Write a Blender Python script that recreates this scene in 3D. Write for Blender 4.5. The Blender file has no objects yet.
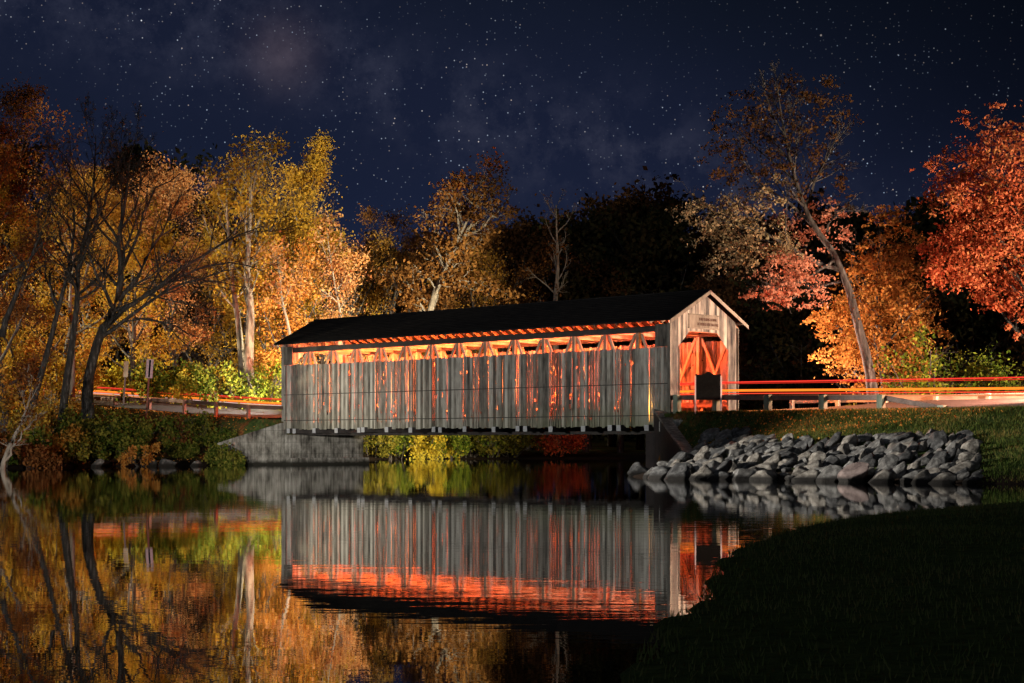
import bpy, bmesh, math, random
import numpy as np
from mathutils import Vector, Matrix

random.seed(7)
R = np.random.default_rng(11)
scene = bpy.context.scene
COL = scene.collection
W_EYE = 1.4            # eye height above the water
FPX = 1720.0
HOR = 442.0

def at(px, py=None, Y=None, z=None):
    """world point on the ray of a measured picture point, at distance Y (or at height z)"""
    if Y is None:
        Y = FPX * (W_EYE - z) / (py - HOR)
    X = (px - 512) / FPX * Y
    Z = W_EYE + (HOR - py) * Y / FPX if z is None else z
    return np.array([X, Y, Z])

# ---------------------------------------------------------------- object helpers
def tag(o, label=None, cat=None, group=None, kind=None):
    if label: o['label'] = label
    if cat: o['category'] = cat
    if group: o['group'] = group
    if kind: o['kind'] = kind
    return o

def empty(name, loc, rz=0.0):
    o = bpy.data.objects.new(name, None); COL.objects.link(o)
    o.location = loc; o.rotation_euler = (0, 0, rz); o.empty_display_size = .3
    return o

def link(name, me, mat=None, parent=None):
    o = bpy.data.objects.new(name, me); COL.objects.link(o)
    if mat is not None:
        for m in (mat if isinstance(mat, (list, tuple)) else [mat]):
            me.materials.append(m)
    if parent is not None: o.parent = parent
    return o

def copy_tree(o, parent=None):
    c = o.copy(); COL.objects.link(c)
    if parent is not None: c.parent = parent
    for ch in [k for k in KIDS.get(o.name, [])]:
        copy_tree(ch, c)
    return c
KIDS = {}
def remember(root):
    KIDS[root.name] = [k for k in root.children]
    for k in KIDS[root.name]: remember(k)

def mesh_np(name, V, F, tint=None, smooth=False):
    """V (n,3), F (m,k) all faces with k corners"""
    V = np.asarray(V, np.float32); F = np.asarray(F, np.int32)
    me = bpy.data.meshes.new(name)
    k = F.shape[1]
    me.vertices.add(len(V)); me.vertices.foreach_set('co', V.ravel())
    me.loops.add(F.size); me.loops.foreach_set('vertex_index', F.ravel())
    me.polygons.add(len(F))
    me.polygons.foreach_set('loop_start', np.arange(0, F.size, k, dtype=np.int32))
    me.update(calc_edges=True)
    if smooth: me.polygons.foreach_set('use_smooth', np.ones(len(F), bool))
    if tint is not None:
        a = me.attributes.new('tint', 'FLOAT', 'FACE')
        a.data.foreach_set('value', np.asarray(tint, np.float32))
    me.validate()
    return me

class MB:
    """collects boxes, bars and prisms, then links them as one mesh with a tint per piece"""
    def __init__(s): s.v = []; s.f = []; s.t = []
    def poly(s, vs, fs, t=None):
        b = len(s.v); s.v += [tuple(map(float, v)) for v in vs]
        t = random.random() if t is None else t
        for f in fs: s.f.append([b + i for i in f]); s.t.append(t)
    BOXF = [(0,3,2,1),(4,5,6,7),(0,1,5,4),(1,2,6,5),(2,3,7,6),(3,0,4,7)]
    def box(s, x0, x1, y0, y1, z0, z1, t=None):
        s.poly([(x0,y0,z0),(x1,y0,z0),(x1,y1,z0),(x0,y1,z0),(x0,y0,z1),(x1,y0,z1),(x1,y1,z1),(x0,y1,z1)], s.BOXF, t)
    def hexa(s, bot, top, t=None):
        s.poly(list(bot) + list(top), s.BOXF, t)
    def bar(s, a, b, w, h, t=None, side=None):
        a = Vector(a); b = Vector(b); d = (b - a).normalized()
        sd = Vector(side) if side is not None else (d.cross(Vector((0,0,1))) if abs(d.z) < .95 else Vector((1,0,0)))
        sd = (sd - d * sd.dot(d)).normalized(); u = sd.cross(d).normalized()
        P = [a - sd*w/2 - u*h/2, a + sd*w/2 - u*h/2, a + sd*w/2 + u*h/2, a - sd*w/2 + u*h/2]
        Q = [p + (b - a) for p in P]
        s.poly(P + Q, s.BOXF, t)
    def prism(s, outline, y0, y1, t=None):
        """outline in (x,z), extruded along y"""
        n = len(outline)
        vs = [(x, y0, z) for x, z in outline] + [(x, y1, z) for x, z in outline]
        s.poly(vs, [tuple(range(n)), tuple(range(2*n-1, n-1, -1))] + [((i+1) % n, i, n+i, n+(i+1) % n) for i in range(n)], t)
    def tube(s, pts, r, n=8, t=None):
        pts = [Vector(p) for p in pts]; b = []
        for i, p in enumerate(pts):
            d = (pts[min(i+1, len(pts)-1)] - pts[max(i-1, 0)]).normalized()
            a = d.cross(Vector((0,0,1)) if abs(d.z) < .9 else Vector((1,0,0))).normalized(); c = d.cross(a)
            rr = r[i] if isinstance(r, (list, tuple)) else r
            b += [p + (a*math.cos(2*math.pi*k/n) + c*math.sin(2*math.pi*k/n))*rr for k in range(n)]
        fs = [(i*n+k, i*n+(k+1) % n, (i+1)*n+(k+1) % n, (i+1)*n+k) for i in range(len(pts)-1) for k in range(n)]
        fs += [tuple(range(n-1, -1, -1)), tuple(range((len(pts)-1)*n, len(pts)*n))]
        s.poly(b, fs, t)
    def mesh(s, name, bevel=0):
        me = bpy.data.meshes.new(name); me.from_pydata(s.v, [], s.f); me.update()
        a = me.attributes.new('tint', 'FLOAT', 'FACE'); a.data.foreach_set('value', s.t)
        bm = bmesh.new(); bm.from_mesh(me)
        bmesh.ops.recalc_face_normals(bm, faces=bm.faces)
        if bevel: bmesh.ops.bevel(bm, geom=list(bm.edges), offset=bevel, segments=1, affect='EDGES')
        bm.to_mesh(me); bm.free()
        return me
    def build(s, name, mat, parent=None, bevel=0):
        return link(name, s.mesh(name, bevel), mat, parent)

# ---------------------------------------------------------------- materials
def mat_new(name):
    m = bpy.data.materials.new(name); m.use_nodes = True
    nt = m.node_tree; nt.nodes.clear()
    out = nt.nodes.new('ShaderNodeOutputMaterial')
    return m, nt, out
def N(nt, typ, **kw):
    n = nt.nodes.new(typ)
    for k, v in kw.items():
        if k in n.inputs.keys() if isinstance(k, str) else False: n.inputs[k].default_value = v
        else: setattr(n, k, v)
    return n
def ramp(nt, stops, fac=None, interp='LINEAR'):
    r = nt.nodes.new('ShaderNodeValToRGB'); cr = r.color_ramp; cr.interpolation = interp
    while len(cr.elements) < len(stops): cr.elements.new(.5)
    for e, (p, c) in zip(cr.elements, stops):
        e.position = p; e.color = (*c, 1) if len(c) == 3 else c
    if fac is not None: nt.links.new(fac, r.inputs[0])
    return r
def noise(nt, vec, scale, detail=4, rough=.6):
    n = nt.nodes.new('ShaderNodeTexNoise'); n.inputs['Scale'].default_value = scale
    n.inputs['Detail'].default_value = detail; n.inputs['Roughness'].default_value = rough
    if vec is not None: nt.links.new(vec, n.inputs['Vector'])
    return n
def mapping(nt, vec, scale):
    m = nt.nodes.new('ShaderNodeMapping'); m.inputs['Scale'].default_value = scale
    nt.links.new(vec, m.inputs['Vector']); return m.outputs[0]
def mixc(nt, a, b, fac, mode='MIX'):
    m = nt.nodes.new('ShaderNodeMix'); m.data_type = 'RGBA'; m.blend_type = mode
    for s, v in ((m.inputs[0], fac), (m.inputs[6], a), (m.inputs[7], b)):
        if hasattr(v, 'default_value'): nt.links.new(v, s)
        elif isinstance(v, (int, float)): s.default_value = v
        else: s.default_value = (*v, 1)
    return m.outputs[2]
def mth(nt, op, a, b=None, c=None):
    m = nt.nodes.new('ShaderNodeMath'); m.operation = op
    for i, v in enumerate((a, b, c)):
        if v is None: continue
        if hasattr(v, 'default_value'): nt.links.new(v, m.inputs[i])
        else: m.inputs[i].default_value = v
    return m.outputs[0]

def mat_wood(name, c_dark, c_mid, c_light, rough=.85, sx=9, sz=.35, bump=.4, axis='z', moss=False):
    m, nt, out = mat_new(name)
    tc = N(nt, 'ShaderNodeTexCoord'); at_ = N(nt, 'ShaderNodeAttribute', attribute_name='tint')
    add = nt.nodes.new('ShaderNodeVectorMath'); add.operation = 'ADD'
    sc = nt.nodes.new('ShaderNodeVectorMath'); sc.operation = 'SCALE'; sc.inputs['Scale'].default_value = 37.0
    comb = nt.nodes.new('ShaderNodeCombineXYZ')
    for i in range(3): nt.links.new(at_.outputs['Fac'], comb.inputs[i])
    nt.links.new(comb.outputs[0], sc.inputs[0])
    nt.links.new(tc.outputs['Object'], add.inputs[0]); nt.links.new(sc.outputs[0], add.inputs[1])
    s3 = {'z': (sx, sx, sz), 'x': (sz, sx, sx), 'y': (sx, sz, sx)}[axis]
    grain = noise(nt, mapping(nt, add.outputs[0], s3), 2.2, 6, .7)
    blot = noise(nt, mapping(nt, add.outputs[0], (1.4, 1.4, .7)), 1.3, 4)
    v = mth(nt, 'ADD', mth(nt, 'MULTIPLY', grain.outputs[0], .75), mth(nt, 'MULTIPLY', at_.outputs['Fac'], .5))
    v = mth(nt, 'ADD', v, mth(nt, 'MULTIPLY', mth(nt, 'SUBTRACT', blot.outputs[0], .56), .8))
    r = ramp(nt, [(.22, c_dark), (.52, c_mid), (.88, c_light)], v)
    colr = r.outputs[0]
    if moss:
        sep = N(nt, 'ShaderNodeSeparateXYZ'); nt.links.new(tc.outputs['Object'], sep.inputs[0])
        mm = nt.nodes.new('ShaderNodeMapRange'); nt.links.new(sep.outputs[2], mm.inputs[0])
        mm.inputs[1].default_value = 1.5; mm.inputs[2].default_value = -.1
        mx = nt.nodes.new('ShaderNodeMapRange'); nt.links.new(sep.outputs[0], mx.inputs[0])
        mx.inputs[1].default_value = 0; mx.inputs[2].default_value = 14; mx.inputs[3].default_value = .25
        f = mth(nt, 'MULTIPLY', mth(nt, 'MULTIPLY', mm.outputs[0], mx.outputs[0]), mth(nt, 'MULTIPLY', blot.outputs[0], 1.2))
        colr = mixc(nt, colr, (.10, .12, .045), f)
    b = nt.nodes.new('ShaderNodeBsdfPrincipled')
    nt.links.new(colr, b.inputs['Base Color']); b.inputs['Roughness'].default_value = rough
    bp = nt.nodes.new('ShaderNodeBump'); bp.inputs['Strength'].default_value = bump; bp.inputs['Distance'].default_value = .01
    nt.links.new(grain.outputs[0], bp.inputs['Height']); nt.links.new(bp.outputs[0], b.inputs['Normal'])
    nt.links.new(b.outputs[0], out.inputs[0])
    return m

def mat_noise(name, stops, scale=4, rough=.9, bump=.5, dist=.02, detail=6, metallic=0, spec=.3, coord='Object', stretch=(1,1,1)):
    m, nt, out = mat_new(name)
    tc = N(nt, 'ShaderNodeTexCoord')
    n = noise(nt, mapping(nt, tc.outputs[coord], stretch), scale, detail, .62)
    b = nt.nodes.new('ShaderNodeBsdfPrincipled')
    nt.links.new(ramp(nt, stops, n.outputs[0]).outputs[0], b.inputs['Base Color'])
    b.inputs['Roughness'].default_value = rough; b.inputs['Metallic'].default_value = metallic
    b.inputs['Specular IOR Level'].default_value = spec
    if bump:
        n2 = noise(nt, tc.outputs[coord], scale*5, 5)
        bp = nt.nodes.new('ShaderNodeBump'); bp.inputs['Strength'].default_value = bump; bp.inputs['Distance'].default_value = dist
        nt.links.new(n2.outputs[0], bp.inputs['Height']); nt.links.new(bp.outputs[0], b.inputs['Normal'])
    nt.links.new(b.outputs[0], out.inputs[0])
    return m

def mat_leaf(name, cols, trans=.35):
    m, nt, out = mat_new(name)
    a = N(nt, 'ShaderNodeAttribute', attribute_name='tint')
    n = len(cols)
    r = ramp(nt, [(i/(n-1), c) for i, c in enumerate(cols)], a.outputs['Fac'])
    d = nt.nodes.new('ShaderNodeBsdfDiffuse'); t = nt.nodes.new('ShaderNodeBsdfTranslucent')
    nt.links.new(r.outputs[0], d.inputs[0]); nt.links.new(r.outputs[0], t.inputs[0])
    mx = nt.nodes.new('ShaderNodeMixShader'); mx.inputs[0].default_value = trans
    nt.links.new(d.outputs[0], mx.inputs[1]); nt.links.new(t.outputs[0], mx.inputs[2])
    nt.links.new(mx.outputs[0], out.inputs[0])
    return m

def mat_emit(name, col, strength):
    m, nt, out = mat_new(name)
    e = nt.nodes.new('ShaderNodeEmission'); e.inputs[0].default_value = (*col, 1); e.inputs[1].default_value = strength
    nt.links.new(e.outputs[0], out.inputs[0])
    return m

M = {}
M['siding'] = mat_wood('weathered_siding', (.026,.022,.018), (.15,.133,.11), (.41,.385,.335), moss=True)
M['gable'] = mat_wood('weathered_gable_boards', (.02,.021,.026), (.20,.185,.165), (.62,.56,.48), sx=10)
M['timber'] = mat_wood('pine_timber', (.16,.10,.06), (.34,.24,.16), (.5,.38,.27), sx=7)
M['darktimber'] = mat_wood('old_shaded_timber', (.015,.012,.01), (.035,.03,.027), (.07,.06,.055), sx=7)
M['trim'] = mat_wood('pale_trim_board', (.07,.06,.05), (.19,.165,.135), (.36,.32,.27), sx=7)
M['beamend'] = mat_noise('weathered_beam_end', [(.3,(.22,.22,.22)),(.7,(.45,.45,.46))], 6)
M['deck'] = mat_wood('deck_plank', (.13,.09,.06), (.26,.19,.13), (.38,.3,.22), axis='y')
M['roof'] = mat_noise('dark_shingle', [(.3,(.006,.006,.007)),(.75,(.02,.018,.017))], 3, 1, .6, .02, spec=.0, stretch=(.4,3,3))
m, nt, out = mat_new('stained_concrete')
tc = N(nt, 'ShaderNodeTexCoord'); sep = N(nt, 'ShaderNodeSeparateXYZ'); nt.links.new(tc.outputs['Object'], sep.inputs[0])
n1 = noise(nt, mapping(nt, tc.outputs['Object'], (1.1, 1.1, 1.1)), 1.2, 9, .68); n2 = noise(nt, mapping(nt, tc.outputs['Object'], (3.2, 3.2, .25)), 1.6, 5, .7)
v = mth(nt, 'ADD', mth(nt, 'MULTIPLY', n1.outputs[0], .55), mth(nt, 'MULTIPLY', n2.outputs[0], .5))
cr_ = ramp(nt, [(.40,(.035,.032,.027)),(.50,(.15,.14,.12)),(.60,(.30,.285,.25)),(.70,(.46,.44,.40))], v)
td = nt.nodes.new('ShaderNodeMapRange'); nt.links.new(mth(nt, 'ADD', sep.outputs[2], mth(nt, 'MULTIPLY', n1.outputs[0], .35)), td.inputs[0]); td.inputs[1].default_value = .28; td.inputs[2].default_value = .55
lift = mth(nt, 'PINGPONG', mth(nt, 'ADD', sep.outputs[2], .05), .36)
ln_ = nt.nodes.new('ShaderNodeMapRange'); nt.links.new(lift, ln_.inputs[0]); ln_.inputs[1].default_value = .0; ln_.inputs[2].default_value = .022; ln_.inputs[3].default_value = .45
cc_ = mixc(nt, (.02, .019, .014), cr_.outputs[0], mth(nt, 'MULTIPLY', td.outputs[0], ln_.outputs[0]))
b = nt.nodes.new('ShaderNodeBsdfPrincipled'); nt.links.new(cc_, b.inputs['Base Color']); b.inputs['Roughness'].default_value = .92; b.inputs['Specular IOR Level'].default_value = .2
bp = nt.nodes.new('ShaderNodeBump'); bp.inputs['Strength'].default_value = .7; bp.inputs['Distance'].default_value = .03
nt.links.new(v, bp.inputs['Height']); nt.links.new(bp.outputs[0], b.inputs['Normal']); nt.links.new(b.outputs[0], out.inputs[0]); M['concrete'] = m
M['darkstone'] = mat_noise('near_black_stone', [(.3,(.008,.006,.006)),(.7,(.035,.025,.023))], 1.6, .8, .7, .04)  # near-black, slightly reddish stone of the right abutment and wing wall
M['rail'] = mat_wood('brown_rail_timber', (.07,.045,.035), (.16,.11,.09), (.3,.22,.18), axis='x')
M['railred'] = mat_wood('rusty_red_rail_timber', (.06,.03,.02), (.12,.06,.042), (.2,.12,.09), axis='x')
M['post'] = mat_wood('greenish_treated_post', (.12,.14,.10), (.26,.29,.21), (.42,.45,.34))
M['postred'] = mat_wood('red_brown_post', (.07,.03,.02), (.14,.06,.04), (.22,.11,.08))
M['palewood'] = mat_wood('pale_rail_timber', (.3,.26,.2), (.45,.4,.3), (.6,.54,.42), axis='x')
M['bark'] = mat_noise('grey_bark', [(.35,(.018,.015,.013)),(.55,(.07,.06,.055)),(.78,(.26,.24,.23))], 3, .9, .9, .03, stretch=(2.2,2.2,.45))
M['palebark'] = mat_noise('pale_bark', [(.3,(.10,.08,.065)),(.7,(.34,.29,.24))], 3, .9, .6, .02, stretch=(3,3,.6))
M['darkbark'] = mat_noise('dark_bark', [(.35,(.010,.009,.008)),(.55,(.03,.027,.025)),(.74,(.13,.12,.115))], 3, .9, .9, .03, stretch=(3,3,.6))
M['asphalt'] = mat_noise('asphalt', [(.3,(.09,.085,.08)),(.7,(.15,.14,.13))], 9, .85, .4, .01)
M['signblack'] = mat_noise('dark_green_painted_panel', [(.3,(.004,.005,.005)),(.7,(.008,.009,.009))], 8, 1, .1, .002, spec=.05)
M['steel'] = mat_noise('pale_painted_steel', [(.3,(.45,.46,.48)),(.7,(.62,.63,.66))], 8, .5, .1, .002)
M['whitepaint'] = mat_noise('white_paint', [(.3,(.25,.24,.28)),(.7,(.5,.48,.54))], 8, .6, .1, .002)
M['letter'] = mat_noise('brown_letter_paint', [(.3,(.05,.02,.015)),(.7,(.08,.03,.02))], 8, .7, 0)
M['gold'] = mat_noise('gold_letter_paint', [(.3,(.28,.2,.06)),(.7,(.36,.26,.09))], 8, .5, 0)
for i, (a, b, c) in enumerate([((.03,.028,.026),(.125,.117,.108),(.38,.365,.335)), ((.04,.033,.027),(.16,.14,.118),(.43,.395,.34)), ((.012,.012,.012),(.05,.048,.047),(.2,.195,.185))]):
    M['rock%d' % i] = mat_noise('grey_fieldstone_%s' % 'abc'[i], [(.28,a),(.5,b),(.78,c)], 2.2, .88, .9, .05, detail=8)
M['rockred'] = mat_noise('reddish_fieldstone', [(.3,(.07,.045,.04)),(.7,(.26,.20,.18))], 2.2, .88, .8, .05, detail=8)

L = {}
L['gold'] = mat_leaf('gold_leaves', [(.17,.085,.01),(.42,.235,.028),(.54,.34,.05),(.28,.19,.03)])
L['amber'] = mat_leaf('amber_leaves', [(.14,.06,.01),(.38,.19,.03),(.5,.28,.06),(.32,.2,.04)])
L['orange'] = mat_leaf('orange_leaves', [(.2,.07,.01),(.48,.2,.035),(.58,.3,.08),(.4,.13,.02)])
L['pink'] = mat_leaf('orange_pink_leaves', [(.25,.06,.02),(.52,.24,.09),(.6,.34,.16),(.48,.2,.06)])
L['red'] = mat_leaf('red_leaves', [(.16,.035,.015),(.42,.085,.035),(.54,.15,.07),(.46,.19,.06)])
L['olive'] = mat_leaf('olive_leaves', [(.05,.05,.01),(.14,.13,.02),(.30,.24,.04),(.10,.12,.02)])
L['green'] = mat_leaf('green_yellow_leaves', [(.04,.07,.01),(.12,.18,.02),(.3,.32,.04),(.08,.12,.02)])
L['yellow'] = mat_leaf('yellow_leaves', [(.25,.16,.01),(.5,.36,.03),(.62,.48,.06),(.24,.24,.03)])
L['rust'] = mat_leaf('rusty_brown_leaves', [(.06,.025,.01),(.16,.06,.02),(.26,.11,.035),(.12,.05,.02)])
L['rusttop'] = mat_leaf('dim_brown_leaves', [(.04,.02,.01),(.09,.04,.015),(.14,.07,.025),(.08,.035,.015)])
L['brown'] = mat_leaf('orange_brown_leaves', [(.07,.03,.01),(.2,.085,.025),(.36,.17,.05),(.16,.08,.03)])
L['goldenorange'] = mat_leaf('golden_orange_leaves', [(.12,.045,.012),(.36,.14,.03),(.46,.21,.06),(.30,.15,.035)])
L['tan'] = mat_leaf('tan_leaves', [(.10,.07,.04),(.30,.22,.12),(.45,.34,.2),(.2,.15,.07)])
L['salmon'] = mat_leaf('salmon_leaves', [(.2,.07,.04),(.5,.2,.12),(.6,.3,.2),(.4,.13,.07)])
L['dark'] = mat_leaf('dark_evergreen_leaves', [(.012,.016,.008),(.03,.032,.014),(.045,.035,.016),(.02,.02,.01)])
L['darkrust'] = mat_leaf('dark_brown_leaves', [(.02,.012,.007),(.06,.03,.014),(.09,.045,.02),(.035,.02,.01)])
L['bankgreen'] = mat_leaf('bank_shrub_leaves', [(.03,.05,.01),(.09,.13,.02),(.25,.22,.04),(.08,.10,.02)])
L['grass'] = mat_leaf('grass_blades', [(.02,.035,.008),(.06,.09,.018),(.12,.13,.035),(.22,.15,.05)], .3)
L['lawn'] = mat_leaf('lawn_blades', [(.05,.07,.02),(.09,.12,.035),(.12,.13,.05),(.14,.12,.05)], .3)

# ---------------------------------------------------------------- layout of the place
RC = np.array([7.73, 85.0]); LC = np.array([-14.10, 106.25])      # near corners of the bridge
U = (RC - LC) / np.linalg.norm(RC - LC); Wd = np.array([-U[1], U[0]])
BL = float(np.linalg.norm(RC - LC)); BW = 5.5
CR = RC + Wd*BW/2; CL = LC + Wd*BW/2
DECK = 2.85
road_pts = [(-400,150,7.0),(-150,136,5.6),(-70,131,5.6),(-45,128.5,5.0),(-31,124,4.25),
            (CL[0]-U[0]*10, CL[1]-U[1]*10, 3.25),(CL[0]-U[0]*4, CL[1]-U[1]*4, 2.95),(CL[0],CL[1],DECK),
            (CR[0],CR[1],DECK),(CR[0]+U[0]*8, CR[1]+U[1]*8, DECK),(CR[0]+U[0]*22, CR[1]+U[1]*22, DECK),
            (38,63,DECK),(60,57,2.9),(130,52,3.2),(400,50,4)]
road_pts = np.array(road_pts, float)
shore = [(-400,60),(-80,72),(-40,80),(-29,87),(-26.2,93),(-24.2,98),(-20.8,101.6),(-17.9,104.2),(-14.3,107.1),
         (-13.8,107.0),(-10.2,110.3),(-10.6,114),(-13.5,132),(-10,141),(6,144),(25,149),(60,156),(120,165),
         (120,150),(60,134),(28,118),(15,101),(10.8,90),(7.25,85.9),(7.45,77),(5.3,72.5),(4.9,69),(6.2,66.2),(8.7,63.9),
         (12,60.8),(15.5,57.8),(18,56.4),(30,53),(60,52),(120,50),(120,42),(60,41),(20,41.5),(13,40),(9.0,35.2),(6.9,32.2),
         (4.85,28.2),(3.3,23.6),(2.45,20.1),(1.86,16.6),(1.54,14.3),(1.17,13.2),(.87,11.4),(.64,9.95),(.43,8.75),(.15,7.0),(-.4,4),
         (-3,1.8),(-14,0),(-60,-6),(-400,-10)]
shore = np.array(shore, float)

def seg_dist(P, A, B):
    AB = B - A; t = np.clip(((P - A) @ AB) / (AB @ AB), 0, 1)
    return np.linalg.norm(P - (A + t[:, None]*AB), axis=1), t
def inside(P, poly):
    c = np.zeros(len(P), bool); n = len(poly)
    for i in range(n):
        a, b = poly[i], poly[(i+1) % n]
        k = ((a[1] > P[:,1]) != (b[1] > P[:,1]))
        with np.errstate(divide='ignore', invalid='ignore'):
            xi = (b[0]-a[0])*(P[:,1]-a[1])/(b[1]-a[1]) + a[0]
        c ^= k & (P[:,0] < xi)
    return c
def vnoise(P, s, seed=0):
    q = P*s + seed*17.3
    return (np.sin(q[:,0]*1.7+np.sin(q[:,1]*1.3)*1.5) + np.sin(q[:,1]*2.1+np.sin(q[:,0]*1.9+1)*1.4) + .5*np.sin(q[:,0]*4.3+q[:,1]*3.7))/2.5
def height(P, detail=True):
    P = np.atleast_2d(np.asarray(P, float))[:, :2]
    ds = np.full(len(P), 1e9)
    for i in range(len(shore)):
        d, _ = seg_dist(P, shore[i], shore[(i+1) % len(shore)]); ds = np.minimum(ds, d)
    ins = inside(P, shore)
    dr = np.full(len(P), 1e9); zr = np.zeros(len(P))
    for i in range(len(road_pts)-1):
        if i == 7: continue      # the bridge itself carries the road over the water
        d, t = seg_dist(P, road_pts[i,:2], road_pts[i+1,:2])
        k = d < dr; dr[k] = d[k]; zr[k] = (road_pts[i,2] + t*(road_pts[i+1,2]-road_pts[i,2]))[k]
    de = np.maximum(dr - 3.9, 0)
    z = .06 + (zr-.12) * ds/(ds + de + 1e-6)
    if detail: z += vnoise(P, .35, 1)*.10*np.clip(de/3, 0, 1)*np.clip(ds/4, 0, 1)
    far = np.linalg.norm(P - np.array([0, 90.]), axis=1)
    z += np.clip((far-110)/100, 0, 1)*3 * (~ins)
    z = np.where(ins, -np.clip(ds*.5, 0, 1.6) - .05, z)
    return z
def gz(x, y): return float(height([(x, y)])[0])

# ---------------------------------------------------------------- ground sheet and water
def axis_coords(lo, hi, fine, step, grow=1.18, far=900):
    c = list(np.arange(lo, hi + step/2, step)); s = step
    while c[-1] < far: s *= grow; c.append(c[-1] + s)
    s = step
    while c[0] > -far: s *= grow; c.insert(0, c[0] - s)
    return np.array(c)
gx = axis_coords(-40, 34, 0, .42); gy = axis_coords(-4, 150, 0, .45)
XX, YY = np.meshgrid(gx, gy); P2 = np.stack([XX.ravel(), YY.ravel()], 1)
ZZ = height(P2)
nx, ny = len(gx), len(gy)
ii, jj = np.meshgrid(np.arange(nx-1), np.arange(ny-1)); b0 = (jj*nx + ii).ravel()
F = np.stack([b0, b0+1, b0+nx+1, b0+nx], 1)
m, nt, out = mat_new('ground_cover')
tc = N(nt, 'ShaderNodeTexCoord')
n1 = noise(nt, tc.outputs['Object'], .35, 5); n2 = noise(nt, tc.outputs['Object'], 5, 6, .7)
n3 = noise(nt, tc.outputs['Object'], 1.3, 6, .7)
gr = ramp(nt, [(.3,(.02,.03,.01)),(.55,(.05,.075,.02)),(.75,(.10,.10,.035))], n2.outputs[0])
li = ramp(nt, [(.3,(.05,.025,.012)),(.55,(.16,.06,.02)),(.72,(.34,.14,.04))], n2.outputs[0])
mk = ramp(nt, [(.47,(0,0,0)),(.6,(1,1,1))], n3.outputs[0])
sep = N(nt, 'ShaderNodeSeparateXYZ'); nt.links.new(tc.outputs['Object'], sep.inputs[0])
hy = nt.nodes.new('ShaderNodeMapRange'); nt.links.new(sep.outputs[1], hy.inputs[0])
hy.inputs[1].default_value = 70; hy.inputs[2].default_value = 86
fac = mth(nt, 'MULTIPLY', mk.outputs[0], hy.outputs[0])
cl = mixc(nt, gr.outputs[0], li.outputs[0], fac)
zl_ = nt.nodes.new('ShaderNodeMapRange'); nt.links.new(mth(nt, 'ADD', sep.outputs[2], mth(nt, 'MULTIPLY', n3.outputs[0], .3)), zl_.inputs[0]); zl_.inputs[1].default_value = .75; zl_.inputs[2].default_value = .4
yl_ = nt.nodes.new('ShaderNodeMapRange'); nt.links.new(sep.outputs[1], yl_.inputs[0]); yl_.inputs[1].default_value = 50; yl_.inputs[2].default_value = 52
cl = mixc(nt, cl, (.022, .015, .011), mth(nt, 'MULTIPLY', zl_.outputs[0], yl_.outputs[0]))
b = nt.nodes.new('ShaderNodeBsdfPrincipled'); nt.links.new(cl, b.inputs['Base Color'])
b.inputs['Roughness'].default_value = 1; b.inputs['Specular IOR Level'].default_value = .05
bp = nt.nodes.new('ShaderNodeBump'); bp.inputs['Strength'].default_value = .8; bp.inputs['Distance'].default_value = .06
nt.links.new(n2.outputs[0], bp.inputs['Height']); nt.links.new(bp.outputs[0], b.inputs['Normal'])
nt.links.new(b.outputs[0], out.inputs[0]); M['ground'] = m
tag(link('ground', mesh_np('ground', np.column_stack([P2, ZZ]), F, smooth=True), m), 'grassy river banks with fallen leaves', kind='structure')

m, nt, out = mat_new('river_water')
tc = N(nt, 'ShaderNodeTexCoord')
b = nt.nodes.new('ShaderNodeBsdfGlossy'); b.inputs['Color'].default_value = (.97, .97, .97, 1); b.inputs['Roughness'].default_value = .004
deep = nt.nodes.new('ShaderNodeBsdfDiffuse'); deep.inputs[0].default_value = (.004, .005, .004, 1)
fr_ = nt.nodes.new('ShaderNodeFresnel'); fr_.inputs[0].default_value = 1.33
mxw = nt.nodes.new('ShaderNodeMixShader'); nt.links.new(mth(nt, 'POWER', fr_.outputs[0], .5), mxw.inputs[0])
nt.links.new(deep.outputs[0], mxw.inputs[1]); nt.links.new(b.outputs[0], mxw.inputs[2])
w1 = noise(nt, mapping(nt, tc.outputs['Object'], (.35, 1.6, 1)), 1.0, 3, .5)
w2 = noise(nt, mapping(nt, tc.outputs['Object'], (1.2, 5, 1)), 1.5, 2, .5)
w3 = noise(nt, tc.outputs['Object'], .05, 2)
amp = ramp(nt, [(.42,(.25,.25,.25)),(.62,(1,1,1))], w3.outputs[0])
hh = mth(nt, 'MULTIPLY', mth(nt, 'ADD', w1.outputs[0], mth(nt, 'MULTIPLY', w2.outputs[0], .25)), amp.outputs[0])
bp = nt.nodes.new('ShaderNodeBump'); bp.inputs['Strength'].default_value = .5; bp.inputs['Distance'].default_value = .006
nt.links.new(hh, bp.inputs['Height']); nt.links.new(bp.outputs[0], b.inputs['Normal'])
nt.links.new(mxw.outputs[0], out.inputs[0])
tag(link('water', mesh_np('water', [(-900,-60,0),(400,-60,0),(400,200,0),(-900,200,0)], [(0,1,2,3)]), m), 'calm dark river mirroring the bridge and trees', kind='structure')

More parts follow.
